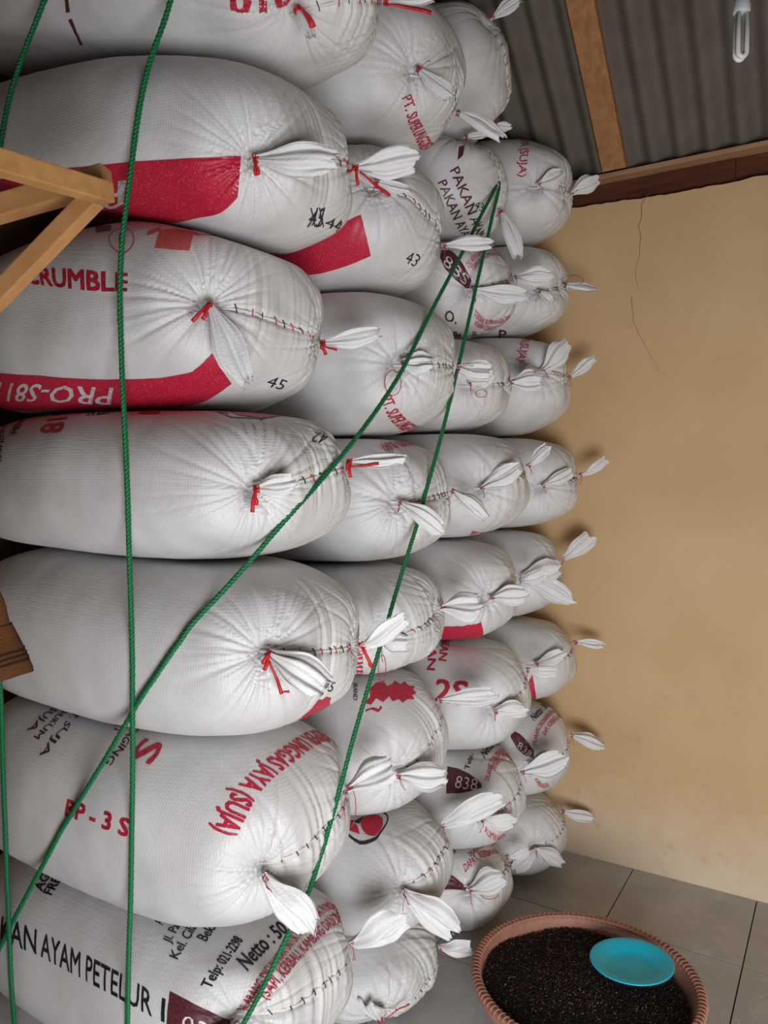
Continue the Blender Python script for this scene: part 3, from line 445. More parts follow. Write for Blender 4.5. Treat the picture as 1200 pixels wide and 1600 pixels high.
    ((2, 2), 'lettering', 'PETERNAKAN', 'red', [(-1.439, 2.839, 1.111), (-1.405, 2.759, 1.115), (-1.312, 2.562, 1.111), (-1.289, 2.499, 1.074)], [(-1.398, 2.837, 1.111), (-1.372, 2.776, 1.116), (-1.281, 2.573, 1.111), (-1.258, 2.506, 1.072)], 2),
    ((2, 2), 'lettering', 'PELIKAN', 'red', [(-1.424, 2.688, 1.115), (-1.349, 2.539, 1.107), (-1.329, 2.493, 1.076), (-1.318, 2.464, 1.042)], [(-1.394, 2.703, 1.115), (-1.319, 2.549, 1.108), (-1.298, 2.5, 1.077), (-1.287, 2.47, 1.042)], 2),
    ((2, 2), 'lettering', '2S', 'red', [(-1.27, 2.438, 0.943), (-1.232, 2.446, 0.941), (-1.196, 2.456, 0.938), (-1.161, 2.469, 0.934)], [(-1.272, 2.457, 1.017), (-1.234, 2.466, 1.016), (-1.197, 2.478, 1.014), (-1.162, 2.491, 1.012)], 2),
    ((2, 1), 'maroon_panel', None, 'maroon', [(-1.236, 2.466, 0.595), (-1.196, 2.481, 0.598), (-1.16, 2.503, 0.605), (-1.128, 2.532, 0.614)], [(-1.263, 2.525, 0.67), (-1.222, 2.535, 0.664), (-1.178, 2.538, 0.649), (-1.133, 2.539, 0.625)], 0),
    ((2, 1), 'lettering', '838', 'white', [(-1.213, 2.484, 0.613), (-1.188, 2.493, 0.611), (-1.164, 2.504, 0.61), (-1.141, 2.516, 0.607)], [(-1.217, 2.513, 0.647), (-1.193, 2.521, 0.644), (-1.17, 2.53, 0.64), (-1.147, 2.541, 0.635)], -2),
    ((2, 1), 'lettering', 'Telp.:', 'black', [(-1.188, 2.55, 0.66), (-1.192, 2.575, 0.673), (-1.2, 2.606, 0.684), (-1.211, 2.645, 0.691)], [(-1.204, 2.545, 0.663), (-1.209, 2.57, 0.676), (-1.216, 2.601, 0.687), (-1.228, 2.642, 0.694)], 1),
    ((2, 1), 'lettering', 'Netto : 50', 'black', [(-1.166, 2.647, 0.679), (-1.177, 2.745, 0.682), (-1.189, 2.833, 0.661), (-1.17, 2.826, 0.655)], [(-1.197, 2.675, 0.69), (-1.215, 2.785, 0.687), (-1.216, 2.842, 0.666), (-1.189, 2.833, 0.661)], 2),
    ((2, 1), 'lettering', 'DILARANG DIGUNAKAN UNTUK PAKAN', 'red', [(-1.116, 2.563, 0.629), (-1.131, 2.646, 0.664), (-1.157, 2.83, 0.646), (-1.127, 2.822, 0.63)], [(-1.128, 2.556, 0.634), (-1.15, 2.646, 0.673), (-1.176, 2.829, 0.657), (-1.138, 2.821, 0.64)], 1),
    ((2, 1), 'lettering', 'TERNAK RUMINANSIA SAPI', 'red', [(-1.113, 2.603, 0.645), (-1.117, 2.661, 0.657), (-1.122, 2.782, 0.648), (-1.115, 2.822, 0.62)], [(-1.126, 2.61, 0.655), (-1.136, 2.669, 0.668), (-1.157, 2.838, 0.641), (-1.121, 2.819, 0.628)], 1),
    ((2, 1), 'lettering', 'R', 'maroon', [(-1.129, 2.497, 0.494), (-1.121, 2.502, 0.493), (-1.113, 2.508, 0.493), (-1.106, 2.514, 0.492)], [(-1.125, 2.499, 0.536), (-1.117, 2.504, 0.536), (-1.11, 2.51, 0.536), (-1.102, 2.516, 0.535)], 2),
    ((2, 1), 'lettering', 'RUMINANSIA', 'red', [(-1.109, 2.52, 0.461), (-1.1, 2.543, 0.437), (-1.089, 2.58, 0.42), (-1.091, 2.664, 0.395)], [(-1.101, 2.52, 0.482), (-1.091, 2.537, 0.463), (-1.079, 2.561, 0.451), (-1.066, 2.6, 0.444)], 1),
    ((2, 0), 'maroon_panel', None, 'maroon', [(-1.266, 2.471, 0.223), (-1.233, 2.486, 0.227), (-1.202, 2.502, 0.228), (-1.174, 2.52, 0.224)], [(-1.269, 2.514, 0.271), (-1.238, 2.516, 0.262), (-1.206, 2.521, 0.251), (-1.174, 2.531, 0.236)], 0),
    ((2, 0), 'lettering', 'DAPAT, KERBAU, KAMBING', 'red', [(-1.201, 2.555, 0.269), (-1.184, 2.62, 0.28), (-1.16, 2.719, 0.271), (-1.16, 2.836, 0.227)], [(-1.219, 2.57, 0.282), (-1.204, 2.641, 0.29), (-1.181, 2.748, 0.279), (-1.171, 2.838, 0.236)], 1),
    ((2, 0), 'lettering', 'DILARANG UNTUK TERNAK', 'red', [(-1.212, 2.618, 0.29), (-1.203, 2.693, 0.291), (-1.198, 2.841, 0.253), (-1.177, 2.842, 0.237)], [(-1.23, 2.633, 0.297), (-1.224, 2.715, 0.297), (-1.218, 2.848, 0.258), (-1.182, 2.839, 0.244)], 1),
    ((2, 0), 'lettering', 'Telp', 'black', [(-1.256, 2.553, 0.287), (-1.261, 2.572, 0.294), (-1.268, 2.594, 0.3), (-1.275, 2.619, 0.304)], [(-1.271, 2.55, 0.29), (-1.276, 2.569, 0.296), (-1.283, 2.591, 0.302), (-1.291, 2.617, 0.305)], 1),
    ((3, 7), 'lettering', 'JAYA (SUJA)', 'red', [(-1.214, 3.1, 3.176), (-1.186, 3.017, 3.098), (-1.18, 2.993, 3.033), (-1.179, 2.988, 2.977)], [(-1.189, 3.122, 3.175), (-1.154, 3.028, 3.092), (-1.15, 3.004, 3.027), (-1.153, 2.998, 2.975)], 1),
    ((3, 6), 'lettering', 'P', 'maroon', [(-1.332, 3.148, 2.37), (-1.325, 3.159, 2.37), (-1.319, 3.171, 2.37), (-1.313, 3.183, 2.371)], [(-1.291, 3.059, 2.387), (-1.282, 3.066, 2.386), (-1.274, 3.073, 2.386), (-1.265, 3.08, 2.385)], 1),
    ((3, 5), 'lettering', 'JAYA (SUJA)', 'red', [(-1.22, 3.139, 2.351), (-1.203, 3.091, 2.336), (-1.185, 3.024, 2.28), (-1.183, 2.999, 2.233)], [(-1.187, 3.151, 2.344), (-1.165, 3.089, 2.32), (-1.154, 3.031, 2.268), (-1.158, 3.008, 2.226)], 1),
    ((3, 2), 'red_print', None, 'red', [(-1.184, 3.088, 0.792), (-1.164, 3.09, 0.797), (-1.14, 3.076, 0.809), (-1.117, 3.066, 0.823)], [(-1.122, 3.0, 0.912), (-1.117, 3.001, 0.918), (-1.113, 3.003, 0.925), (-1.109, 3.004, 0.931)], 0),
    ((3, 1), 'lettering', 'Netto : 50 Kg', 'black', [(-1.13, 3.081, 0.709), (-1.121, 3.141, 0.724), (-1.127, 3.257, 0.721), (-1.119, 3.285, 0.707)], [(-1.155, 3.1, 0.728), (-1.152, 3.175, 0.739), (-1.163, 3.285, 0.726), (-1.138, 3.28, 0.718)], 2),
    ((3, 1), 'lettering', 'DILARANG DIGUNAKAN UNTUK PAKAN', 'red', [(-1.104, 3.028, 0.628), (-1.101, 3.065, 0.68), (-1.091, 3.18, 0.711), (-1.089, 3.283, 0.689)], [(-1.116, 3.022, 0.632), (-1.117, 3.062, 0.689), (-1.11, 3.193, 0.722), (-1.101, 3.28, 0.699)], 1),
    ((3, 1), 'lettering', 'SAPI, KERBAU, KAMBING', 'red', [(-1.079, 3.066, 0.659), (-1.072, 3.109, 0.684), (-1.067, 3.196, 0.694), (-1.073, 3.282, 0.675)], [(-1.09, 3.066, 0.671), (-1.087, 3.112, 0.697), (-1.085, 3.213, 0.706), (-1.084, 3.281, 0.686)], 1),
    ((3, 1), 'maroon_panel', None, 'maroon', [(-1.201, 2.999, 0.654), (-1.167, 2.995, 0.61), (-1.136, 3.003, 0.582), (-1.105, 3.016, 0.571)], [(-1.201, 3.012, 0.678), (-1.168, 3.017, 0.668), (-1.136, 3.018, 0.644), (-1.106, 3.02, 0.605)], 0),
    ((3, 1), 'lettering', '838', 'white', [(-1.171, 2.996, 0.617), (-1.153, 2.999, 0.604), (-1.136, 3.004, 0.592), (-1.119, 3.009, 0.579)], [(-1.164, 3.006, 0.642), (-1.145, 3.008, 0.63), (-1.126, 3.012, 0.616), (-1.109, 3.018, 0.602)], -2),
    ((3, 1), 'lettering', 'RUMINANSIA', 'red', [(-1.105, 3.025, 0.486), (-1.097, 3.045, 0.457), (-1.084, 3.066, 0.444), (-1.066, 3.082, 0.45)], [(-1.093, 3.031, 0.492), (-1.085, 3.042, 0.477), (-1.075, 3.054, 0.472), (-1.062, 3.064, 0.476)], 1),
    ((3, 1), 'lettering', 'Telp', 'black', [(-1.168, 3.038, 0.695), (-1.169, 3.051, 0.707), (-1.17, 3.067, 0.719), (-1.172, 3.086, 0.729)], [(-1.187, 3.034, 0.699), (-1.187, 3.047, 0.711), (-1.188, 3.062, 0.722), (-1.191, 3.081, 0.733)], 1),
]
# ropes drawn tight over the sacks
ROPES = [
    [(-1.303, 1.253, 2.857), (-1.324, 1.234, 2.771), (-1.347, 1.214, 2.685), (-1.363, 1.199, 2.598), (-1.365, 1.197, 2.585), (-1.366, 1.196, 2.572), (-1.376, 1.191, 2.51), (-1.388, 1.185, 2.423), (-1.4, 1.179, 2.335), (-1.41, 1.175, 2.246), (-1.414, 1.174, 2.156), (-1.414, 1.175, 2.066), (-1.414, 1.177, 1.975), (-1.412, 1.179, 1.883), (-1.411, 1.182, 1.792), (-1.41, 1.184, 1.699), (-1.41, 1.185, 1.606), (-1.41, 1.187, 1.512), (-1.41, 1.189, 1.418), (-1.41, 1.19, 1.323), (-1.412, 1.19, 1.227), (-1.414, 1.191, 1.131), (-1.417, 1.191, 1.034), (-1.42, 1.19, 0.937), (-1.424, 1.19, 0.839), (-1.428, 1.189, 0.74), (-1.433, 1.187, 0.641), (-1.437, 1.186, 0.541), (-1.441, 1.186, 0.441), (-1.442, 1.185, 0.427), (-1.442, 1.186, 0.412), (-1.444, 1.187, 0.396), (-1.447, 1.188, 0.379), (-1.452, 1.192, 0.361), (-1.461, 1.199, 0.338)],
    [(-1.658, 1.195, 2.943), (-1.696, 1.176, 2.858), (-1.732, 1.159, 2.771), (-1.763, 1.145, 2.682), (-1.785, 1.136, 2.589), (-1.802, 1.131, 2.494), (-1.814, 1.128, 2.398), (-1.823, 1.127, 2.3), (-1.83, 1.128, 2.202), (-1.837, 1.129, 2.102), (-1.843, 1.129, 2.002), (-1.849, 1.131, 1.901), (-1.854, 1.133, 1.799), (-1.859, 1.135, 1.696), (-1.863, 1.137, 1.592), (-1.866, 1.14, 1.488), (-1.869, 1.144, 1.382), (-1.87, 1.148, 1.275), (-1.87, 1.153, 1.168), (-1.874, 1.156, 1.059), (-1.878, 1.159, 0.95), (-1.881, 1.163, 0.839), (-1.884, 1.166, 0.727), (-1.887, 1.17, 0.614), (-1.89, 1.174, 0.5), (-1.892, 1.177, 0.402), (-1.894, 1.178, 0.385), (-1.909, 1.194, 0.256), (-1.922, 1.205, 0.162)],
    [(-1.133, 2.65, 2.83), (-1.123, 2.491, 2.669), (-1.113, 2.346, 2.523), (-1.107, 2.212, 2.39), (-1.101, 2.09, 2.269), (-1.093, 1.979, 2.156), (-1.087, 1.876, 2.052), (-1.087, 1.777, 1.961), (-1.092, 1.683, 1.879), (-1.099, 1.593, 1.805), (-1.108, 1.508, 1.738), (-1.115, 1.455, 1.697), (-1.117, 1.443, 1.687), (-1.121, 1.432, 1.677), (-1.125, 1.423, 1.667), (-1.154, 1.386, 1.616), (-1.186, 1.343, 1.556), (-1.219, 1.299, 1.498), (-1.253, 1.257, 1.443), (-1.269, 1.236, 1.415), (-1.273, 1.23, 1.404), (-1.278, 1.224, 1.394), (-1.284, 1.22, 1.383), (-1.29, 1.215, 1.372), (-1.297, 1.212, 1.361), (-1.305, 1.208, 1.35), (-1.313, 1.206, 1.339), (-1.321, 1.204, 1.327), (-1.33, 1.202, 1.316), (-1.339, 1.2, 1.304), (-1.349, 1.199, 1.291), (-1.39, 1.196, 1.241), (-1.45, 1.194, 1.161), (-1.512, 1.192, 1.077), (-1.578, 1.189, 0.992), (-1.646, 1.186, 0.902), (-1.681, 1.184, 0.856), (-1.715, 1.184, 0.807), (-1.785, 1.183, 0.708), (-1.858, 1.182, 0.604), (-1.933, 1.182, 0.495), (-1.971, 1.182, 0.439), (-1.985, 1.183, 0.419), (-2.003, 1.186, 0.396), (-2.028, 1.193, 0.369), (-2.058, 1.171, 0.296)],
    [(-1.133, 2.675, 2.843), (-1.125, 2.593, 2.693), (-1.119, 2.514, 2.551), (-1.114, 2.438, 2.416), (-1.108, 2.366, 2.286), (-1.103, 2.297, 2.162), (-1.1, 2.241, 2.063), (-1.1, 2.23, 2.044), (-1.097, 2.168, 1.931), (-1.096, 2.106, 1.822), (-1.097, 2.047, 1.719), (-1.097, 1.99, 1.619), (-1.1, 1.933, 1.524), (-1.103, 1.879, 1.432), (-1.104, 1.827, 1.344), (-1.106, 1.777, 1.258), (-1.107, 1.728, 1.176), (-1.109, 1.682, 1.096), (-1.109, 1.637, 1.019), (-1.108, 1.595, 0.944), (-1.109, 1.553, 0.871), (-1.109, 1.546, 0.859), (-1.109, 1.54, 0.848), (-1.109, 1.533, 0.836), (-1.112, 1.514, 0.801), (-1.117, 1.475, 0.732), (-1.131, 1.433, 0.67), (-1.145, 1.391, 0.609), (-1.157, 1.351, 0.55), (-1.173, 1.31, 0.494), (-1.176, 1.303, 0.485), (-1.179, 1.297, 0.476), (-1.181, 1.291, 0.466), (-1.185, 1.286, 0.456), (-1.188, 1.281, 0.445), (-1.192, 1.277, 0.434), (-1.197, 1.273, 0.422), (-1.202, 1.269, 0.41), (-1.207, 1.265, 0.398)],
]
CRACK_A = [(-0.768, 2.977), (-0.797, 2.933), (-0.796, 2.878), (-0.809, 2.845), (-0.798, 2.797), (-0.8, 2.734), (-0.82, 2.655), (-0.805, 2.57)]
CRACK_B = [(-0.832, 2.546), (-0.825, 2.442), (-0.803, 2.385), (-0.758, 2.298), (-0.712, 2.212), (-0.68, 2.182)]
BULB = (-0.283, 2.349, 2.906)
RACK = {'tip_a': (-1.091, 0.883, 2.234), 'A': (-1.055, 0.528, 2.193), 'tip_b': (-1.142, 0.925, 2.285), 'B': (-1.556, 0.774, 2.206), 'tip_c': (-1.127, 0.885, 2.236), 'C': (-1.517, 0.747, 1.895), 'post': (-1.555, 0.772, 2.148)}
GARMENT = {'top': (-1.328, 0.665, 1.946), 'low': (-1.233, 0.695, 1.406)}
# loose string loops and ribbon ends: sack, points
LOOPS = [
    ((0, 2), [(-1.131, 1.706, 0.851), (-1.132, 1.704, 0.828), (-1.135, 1.701, 0.809), (-1.141, 1.697, 0.798), (-1.147, 1.694, 0.798), (-1.131, 1.66, 0.826), (-1.123, 1.641, 0.854), (-1.122, 1.637, 0.879), (-1.126, 1.645, 0.899), (-1.135, 1.665, 0.908), (-1.149, 1.698, 0.904), (-1.143, 1.701, 0.904), (-1.137, 1.704, 0.893), (-1.133, 1.706, 0.875), (-1.131, 1.706, 0.851)]),
    ((1, 5), [(-1.128, 1.945, 2.03), (-1.129, 1.943, 2.014), (-1.135, 1.939, 2.0), (-1.143, 1.933, 1.993), (-1.152, 1.928, 1.993), (-1.161, 1.923, 2.0), (-1.167, 1.92, 2.014), (-1.169, 1.919, 2.03), (-1.168, 1.921, 2.046), (-1.162, 1.924, 2.059), (-1.153, 1.929, 2.066), (-1.145, 1.936, 2.066), (-1.136, 1.941, 2.059), (-1.13, 1.944, 2.046), (-1.128, 1.945, 2.03)]),
    ((3, 6), [(-0.978, 3.219, 2.585), (-0.981, 3.216, 2.576), (-0.992, 3.209, 2.568), (-1.008, 3.2, 2.564), (-1.025, 3.189, 2.564), (-1.041, 3.18, 2.568), (-1.052, 3.173, 2.576), (-1.056, 3.171, 2.585), (-1.052, 3.174, 2.595), (-1.042, 3.181, 2.602), (-1.026, 3.191, 2.606), (-1.009, 3.201, 2.606), (-0.993, 3.211, 2.602), (-0.982, 3.217, 2.595), (-0.978, 3.219, 2.585)]),
    ((2, 0), [(-1.074, 2.568, 0.211), (-1.077, 2.566, 0.205), (-1.084, 2.561, 0.2), (-1.094, 2.555, 0.198), (-1.106, 2.547, 0.198), (-1.117, 2.541, 0.2), (-1.124, 2.537, 0.205), (-1.127, 2.536, 0.211), (-1.124, 2.537, 0.217), (-1.117, 2.542, 0.222), (-1.107, 2.548, 0.225), (-1.095, 2.556, 0.225), (-1.084, 2.562, 0.222), (-1.077, 2.566, 0.217), (-1.074, 2.568, 0.211)]),
    ((1, 3), [(-1.173, 1.933, 1.18), (-1.174, 1.931, 1.162), (-1.176, 1.929, 1.147), (-1.18, 1.927, 1.139), (-1.184, 1.924, 1.139), (-1.188, 1.922, 1.147), (-1.191, 1.921, 1.162), (-1.193, 1.921, 1.18), (-1.192, 1.922, 1.198), (-1.19, 1.924, 1.213), (-1.186, 1.927, 1.221), (-1.182, 1.93, 1.221), (-1.177, 1.932, 1.213), (-1.174, 1.933, 1.198), (-1.173, 1.933, 1.18)]),
    ((2, 5), [(-1.115, 2.535, 2.053), (-1.117, 2.534, 2.047), (-1.122, 2.53, 2.042), (-1.129, 2.526, 2.04), (-1.136, 2.521, 2.04), (-1.144, 2.517, 2.042), (-1.149, 2.514, 2.047), (-1.15, 2.513, 2.053), (-1.149, 2.515, 2.059), (-1.144, 2.518, 2.064), (-1.137, 2.522, 2.067), (-1.129, 2.527, 2.067), (-1.122, 2.531, 2.064), (-1.117, 2.534, 2.059), (-1.115, 2.535, 2.053)]),
    ((2, 1), [(-1.018, 2.552, 0.553), (-1.019, 2.551, 0.543), (-1.024, 2.547, 0.535), (-1.031, 2.543, 0.53), (-1.039, 2.538, 0.53), (-1.046, 2.534, 0.535), (-1.051, 2.531, 0.543), (-1.053, 2.53, 0.553), (-1.052, 2.532, 0.563), (-1.047, 2.535, 0.571), (-1.04, 2.54, 0.575), (-1.032, 2.544, 0.575), (-1.025, 2.549, 0.571), (-1.02, 2.551, 0.563), (-1.018, 2.552, 0.553)]),
]
RIBBONS = [
    ((0, 7), [(-1.027, 1.688, 2.942), (-0.981, 1.716, 2.939), (-0.927, 1.748, 2.921)], 0.0115),
    ((0, 4), [(-1.14, 1.691, 1.781), (-1.108, 1.71, 1.783), (-1.073, 1.732, 1.79)], 0.0087),
    ((0, 6), [(-1.101, 1.683, 2.543), (-1.068, 1.702, 2.512), (-1.034, 1.72, 2.48)], 0.0101),
    ((0, 3), [(-1.1, 1.307, 1.343), (-1.084, 1.315, 1.303), (-1.073, 1.32, 1.268)], 0.0087),
    ((0, 3), [(-1.079, 1.317, 1.271), (-1.059, 1.329, 1.274)], 0.0058),
    ((0, 5), [(-1.226, 1.677, 2.107), (-1.208, 1.688, 2.102), (-1.186, 1.701, 2.095)], 0.007),
    ((1, 6), [(-1.193, 1.904, 2.593), (-1.17, 1.917, 2.578), (-1.154, 1.926, 2.567)], 0.0075),
    ((1, 0), [(-1.18, 1.934, 0.096), (-1.144, 1.957, 0.123), (-1.114, 1.976, 0.143)], 0.006),
]
# ------------------------------------------------------------------ materials of the place
def mat_sack():
    m, N, L, b = new_mat('woven_sack')
    tc = N.new('ShaderNodeTexCoord'); geo = N.new('ShaderNodeNewGeometry')
    n = N.new('ShaderNodeTexNoise'); n.inputs['Scale'].default_value = 9; n.inputs['Detail'].default_value = 5
    L.new(geo.outputs['Position'], n.inputs['Vector'])
    cr = N.new('ShaderNodeValToRGB'); cr.color_ramp.elements[0].position = .3; cr.color_ramp.elements[1].position = .7
    cr.color_ramp.elements[0].color = (.60, .595, .585, 1); cr.color_ramp.elements[1].color = (.70, .70, .695, 1)
    L.new(n.outputs['Fac'], cr.inputs[0]); L.new(cr.outputs[0], b.inputs['Base Color'])
    b.inputs['Roughness'].default_value = .50; b.inputs['Specular IOR Level'].default_value = .5
    hs = None
    for ax, sc_, st in (('X', 2.1, .45), ('Z', 2.3, .35), ('Y', 2.3, .3)):
        wv = N.new('ShaderNodeTexWave'); wv.wave_type = 'BANDS'; wv.bands_direction = ax
        wv.inputs['Scale'].default_value = 100 / sc_; wv.inputs['Distortion'].default_value = 1.2; wv.inputs['Detail'].default_value = 1
        wv.inputs['Detail Scale'].default_value = .3
        L.new(geo.outputs['Position'], wv.inputs['Vector'])
        ml = N.new('ShaderNodeMath'); ml.operation = 'MULTIPLY'; ml.inputs[1].default_value = st; L.new(wv.outputs['Fac'], ml.inputs[0])
        if hs is None: hs = ml
        else:
            ad = N.new('ShaderNodeMath'); ad.operation = 'ADD'; L.new(hs.outputs[0], ad.inputs[0]); L.new(ml.outputs[0], ad.inputs[1]); hs = ad
    n3 = N.new('ShaderNodeTexNoise'); n3.inputs['Scale'].default_value = 60; n3.inputs['Detail'].default_value = 6
    L.new(geo.outputs['Position'], n3.inputs['Vector'])
    ad = N.new('ShaderNodeMath'); ad.operation = 'MULTIPLY_ADD'; ad.inputs[1].default_value = 1.2
    L.new(n3.outputs['Fac'], ad.inputs[0]); L.new(hs.outputs[0], ad.inputs[2])
    bp = N.new('ShaderNodeBump'); bp.inputs['Strength'].default_value = .30; bp.inputs['Distance'].default_value = .0016
    L.new(ad.outputs[0], bp.inputs['Height']); L.new(bp.outputs['Normal'], b.inputs['Normal'])
    return m

def mat_ink(name, col, fleck=.25):
    m, N, L, b = new_mat(name)
    geo = N.new('ShaderNodeNewGeometry')
    n = N.new('ShaderNodeTexNoise'); n.inputs['Scale'].default_value = 330; n.inputs['Detail'].default_value = 2
    L.new(geo.outputs['Position'], n.inputs['Vector'])
    cr = N.new('ShaderNodeValToRGB'); cr.color_ramp.elements[0].position = .58; cr.color_ramp.elements[1].position = .74
    cr.color_ramp.elements[0].color = (*col, 1); cr.color_ramp.elements[1].color = (*[c * (1 - fleck) + .75 * fleck for c in col], 1)
    L.new(n.outputs['Fac'], cr.inputs[0]); L.new(cr.outputs[0], b.inputs['Base Color'])
    b.inputs['Roughness'].default_value = .45; b.inputs['Specular IOR Level'].default_value = .35
    return m

def mat_wall():
    m, N, L, b = new_mat('yellow_plaster')
    geo = N.new('ShaderNodeNewGeometry'); sep = N.new('ShaderNodeSeparateXYZ'); L.new(geo.outputs['Position'], sep.inputs[0])
    n = N.new('ShaderNodeTexNoise'); n.inputs['Scale'].default_value = 2.2; n.inputs['Detail'].default_value = 6
    n2 = N.new('ShaderNodeTexNoise'); n2.inputs['Scale'].default_value = 9; n2.inputs['Detail'].default_value = 8; n2.inputs['Roughness'].default_value = .65
    for q in (n, n2): L.new(geo.outputs['Position'], q.inputs['Vector'])
    c1 = N.new('ShaderNodeValToRGB'); c1.color_ramp.elements[0].color = (.60, .405, .21, 1); c1.color_ramp.elements[1].color = (.66, .465, .255, 1)
    c1.color_ramp.elements[0].position = .35; c1.color_ramp.elements[1].position = .68
    L.new(n.outputs['Fac'], c1.inputs[0])
    # worn, chalky paint along the foot of the wall
    mr = N.new('ShaderNodeMapRange'); mr.inputs['From Min'].default_value = .42; mr.inputs['From Max'].default_value = .05
    mr.inputs['To Min'].default_value = 0; mr.inputs['To Max'].default_value = .95
    ad = N.new('ShaderNodeMath'); ad.operation = 'MULTIPLY_ADD'; ad.inputs[1].default_value = .5
    L.new(n2.outputs['Fac'], ad.inputs[0]); L.new(sep.outputs['Z'], ad.inputs[2])
    sb = N.new('ShaderNodeMath'); sb.operation = 'SUBTRACT'; sb.inputs[1].default_value = .25; L.new(ad.outputs[0], sb.inputs[0])
    L.new(sb.outputs[0], mr.inputs['Value'])
    mx = N.new('ShaderNodeMix'); mx.data_type = 'RGBA'; L.new(mr.outputs[0], mx.inputs[0]); L.new(c1.outputs[0], mx.inputs[6]); mx.inputs[7].default_value = (.70, .57, .42, 1)
    # scuffs
    n3 = N.new('ShaderNodeTexNoise'); n3.inputs['Scale'].default_value = 5.5; n3.inputs['Detail'].default_value = 9; n3.inputs['Roughness'].default_value = .7
    L.new(geo.outputs['Position'], n3.inputs['Vector'])
    c3 = N.new('ShaderNodeValToRGB'); c3.color_ramp.elements[0].position = .585; c3.color_ramp.elements[0].color = (0, 0, 0, 1); c3.color_ramp.elements[1].position = .72
    c3.color_ramp.elements[1].color = (.8, .8, .8, 1); L.new(n3.outputs['Fac'], c3.inputs[0])
    mm = N.new('ShaderNodeMath'); mm.operation = 'MULTIPLY'; L.new(c3.outputs[0], mm.inputs[0])
    mr2 = N.new('ShaderNodeMapRange'); mr2.inputs['From Min'].default_value = 1.0; mr2.inputs['From Max'].default_value = .15; mr2.inputs['To Min'].default_value = .10
    L.new(sep.outputs['Z'], mr2.inputs['Value']); L.new(mr2.outputs[0], mm.inputs[1])
    mx2 = N.new('ShaderNodeMix'); mx2.data_type = 'RGBA'; L.new(mm.outputs[0], mx2.inputs[0]); L.new(mx.outputs[2], mx2.inputs[6]); mx2.inputs[7].default_value = (.33, .22, .13, 1)
    L.new(mx2.outputs[2], b.inputs['Base Color'])
    b.inputs['Roughness'].default_value = .7; b.inputs['Specular IOR Level'].default_value = .25
    bp = N.new('ShaderNodeBump'); bp.inputs['Strength'].default_value = .15; bp.inputs['Distance'].default_value = .01
    L.new(n2.outputs['Fac'], bp.inputs['Height']); L.new(bp.outputs['Normal'], b.inputs['Normal'])
    return m

def mat_tile():
    m, N, L, b = new_mat('grey_marbled_tile')
    geo = N.new('ShaderNodeNewGeometry'); oi = N.new('ShaderNodeObjectInfo')
    ad = N.new('ShaderNodeVectorMath'); ad.operation = 'ADD'
    cb = N.new('ShaderNodeCombineXYZ'); ml = N.new('ShaderNodeMath'); ml.operation = 'MULTIPLY'; ml.inputs[1].default_value = 40
    L.new(oi.outputs['Random'], ml.inputs[0]); L.new(ml.outputs[0], cb.inputs[2])
    L.new(geo.outputs['Position'], ad.inputs[0]); L.new(cb.outputs[0], ad.inputs[1])
    n = N.new('ShaderNodeTexNoise'); n.inputs['Scale'].default_value = 4; n.inputs['Detail'].default_value = 7; n.inputs['Distortion'].default_value = .8
    L.new(ad.outputs[0], n.inputs['Vector'])
    c = N.new('ShaderNodeValToRGB'); c.color_ramp.elements[0].position = .3; c.color_ramp.elements[1].position = .75
    c.color_ramp.elements[0].color = (.40, .39, .38, 1); c.color_ramp.elements[1].color = (.52, .51, .50, 1); L.new(n.outputs['Fac'], c.inputs[0])
    # thin pale veins
    wv = N.new('ShaderNodeTexNoise'); wv.inputs['Scale'].default_value = 2.6; wv.inputs['Detail'].default_value = 3; wv.inputs['Distortion'].default_value = 1.5
    L.new(ad.outputs[0], wv.inputs['Vector'])
    v = N.new('ShaderNodeValToRGB'); e = v.color_ramp.elements; e[0].position = .488; e[0].color = (0, 0, 0, 1); e[1].position = .5; e[1].color = (.35, .35, .35, 1)
    e2 = e.new(.512); e2.color = (0, 0, 0, 1); L.new(wv.outputs['Fac'], v.inputs[0])
    mx = N.new('ShaderNodeMix'); mx.data_type = 'RGBA'; L.new(v.outputs[0], mx.inputs[0]); L.new(c.outputs[0], mx.inputs[6]); mx.inputs[7].default_value = (.68, .66, .64, 1)
    L.new(mx.outputs[2], b.inputs['Base Color'])
    b.inputs['Roughness'].default_value = .34; b.inputs['Specular IOR Level'].default_value = .45
    return m

def mat_wood(name, c0, c1, axis='X', scale=14):
    m, N, L, b = new_mat(name)
    tc = N.new('ShaderNodeTexCoord'); mp = N.new('ShaderNodeMapping')
    mp.inputs['Scale'].default_value = {'X': (.12, 1, 1), 'Y': (1, .12, 1), 'Z': (1, 1, .12)}[axis]
    L.new(tc.outputs['Object'], mp.inputs['Vector'])
    n = N.new('ShaderNodeTexNoise'); n.inputs['Scale'].default_value = scale * 3; n.inputs['Detail'].default_value = 7; n.inputs['Distortion'].default_value = .6
    L.new(mp.outputs[0], n.inputs['Vector'])
    c = N.new('ShaderNodeValToRGB'); c.color_ramp.elements[0].position = .3; c.color_ramp.elements[1].position = .72
    c.color_ramp.elements[0].color = (*c0, 1); c.color_ramp.elements[1].color = (*c1, 1); L.new(n.outputs['Fac'], c.inputs[0]); L.new(c.outputs[0], b.inputs['Base Color'])
    b.inputs['Roughness'].default_value = .6; b.inputs['Specular IOR Level'].default_value = .3
    bp = N.new('ShaderNodeBump'); bp.inputs['Strength'].default_value = .2; bp.inputs['Distance'].default_value = .002
    L.new(n.outputs['Fac'], bp.inputs['Height']); L.new(bp.outputs['Normal'], b.inputs['Normal'])
    return m

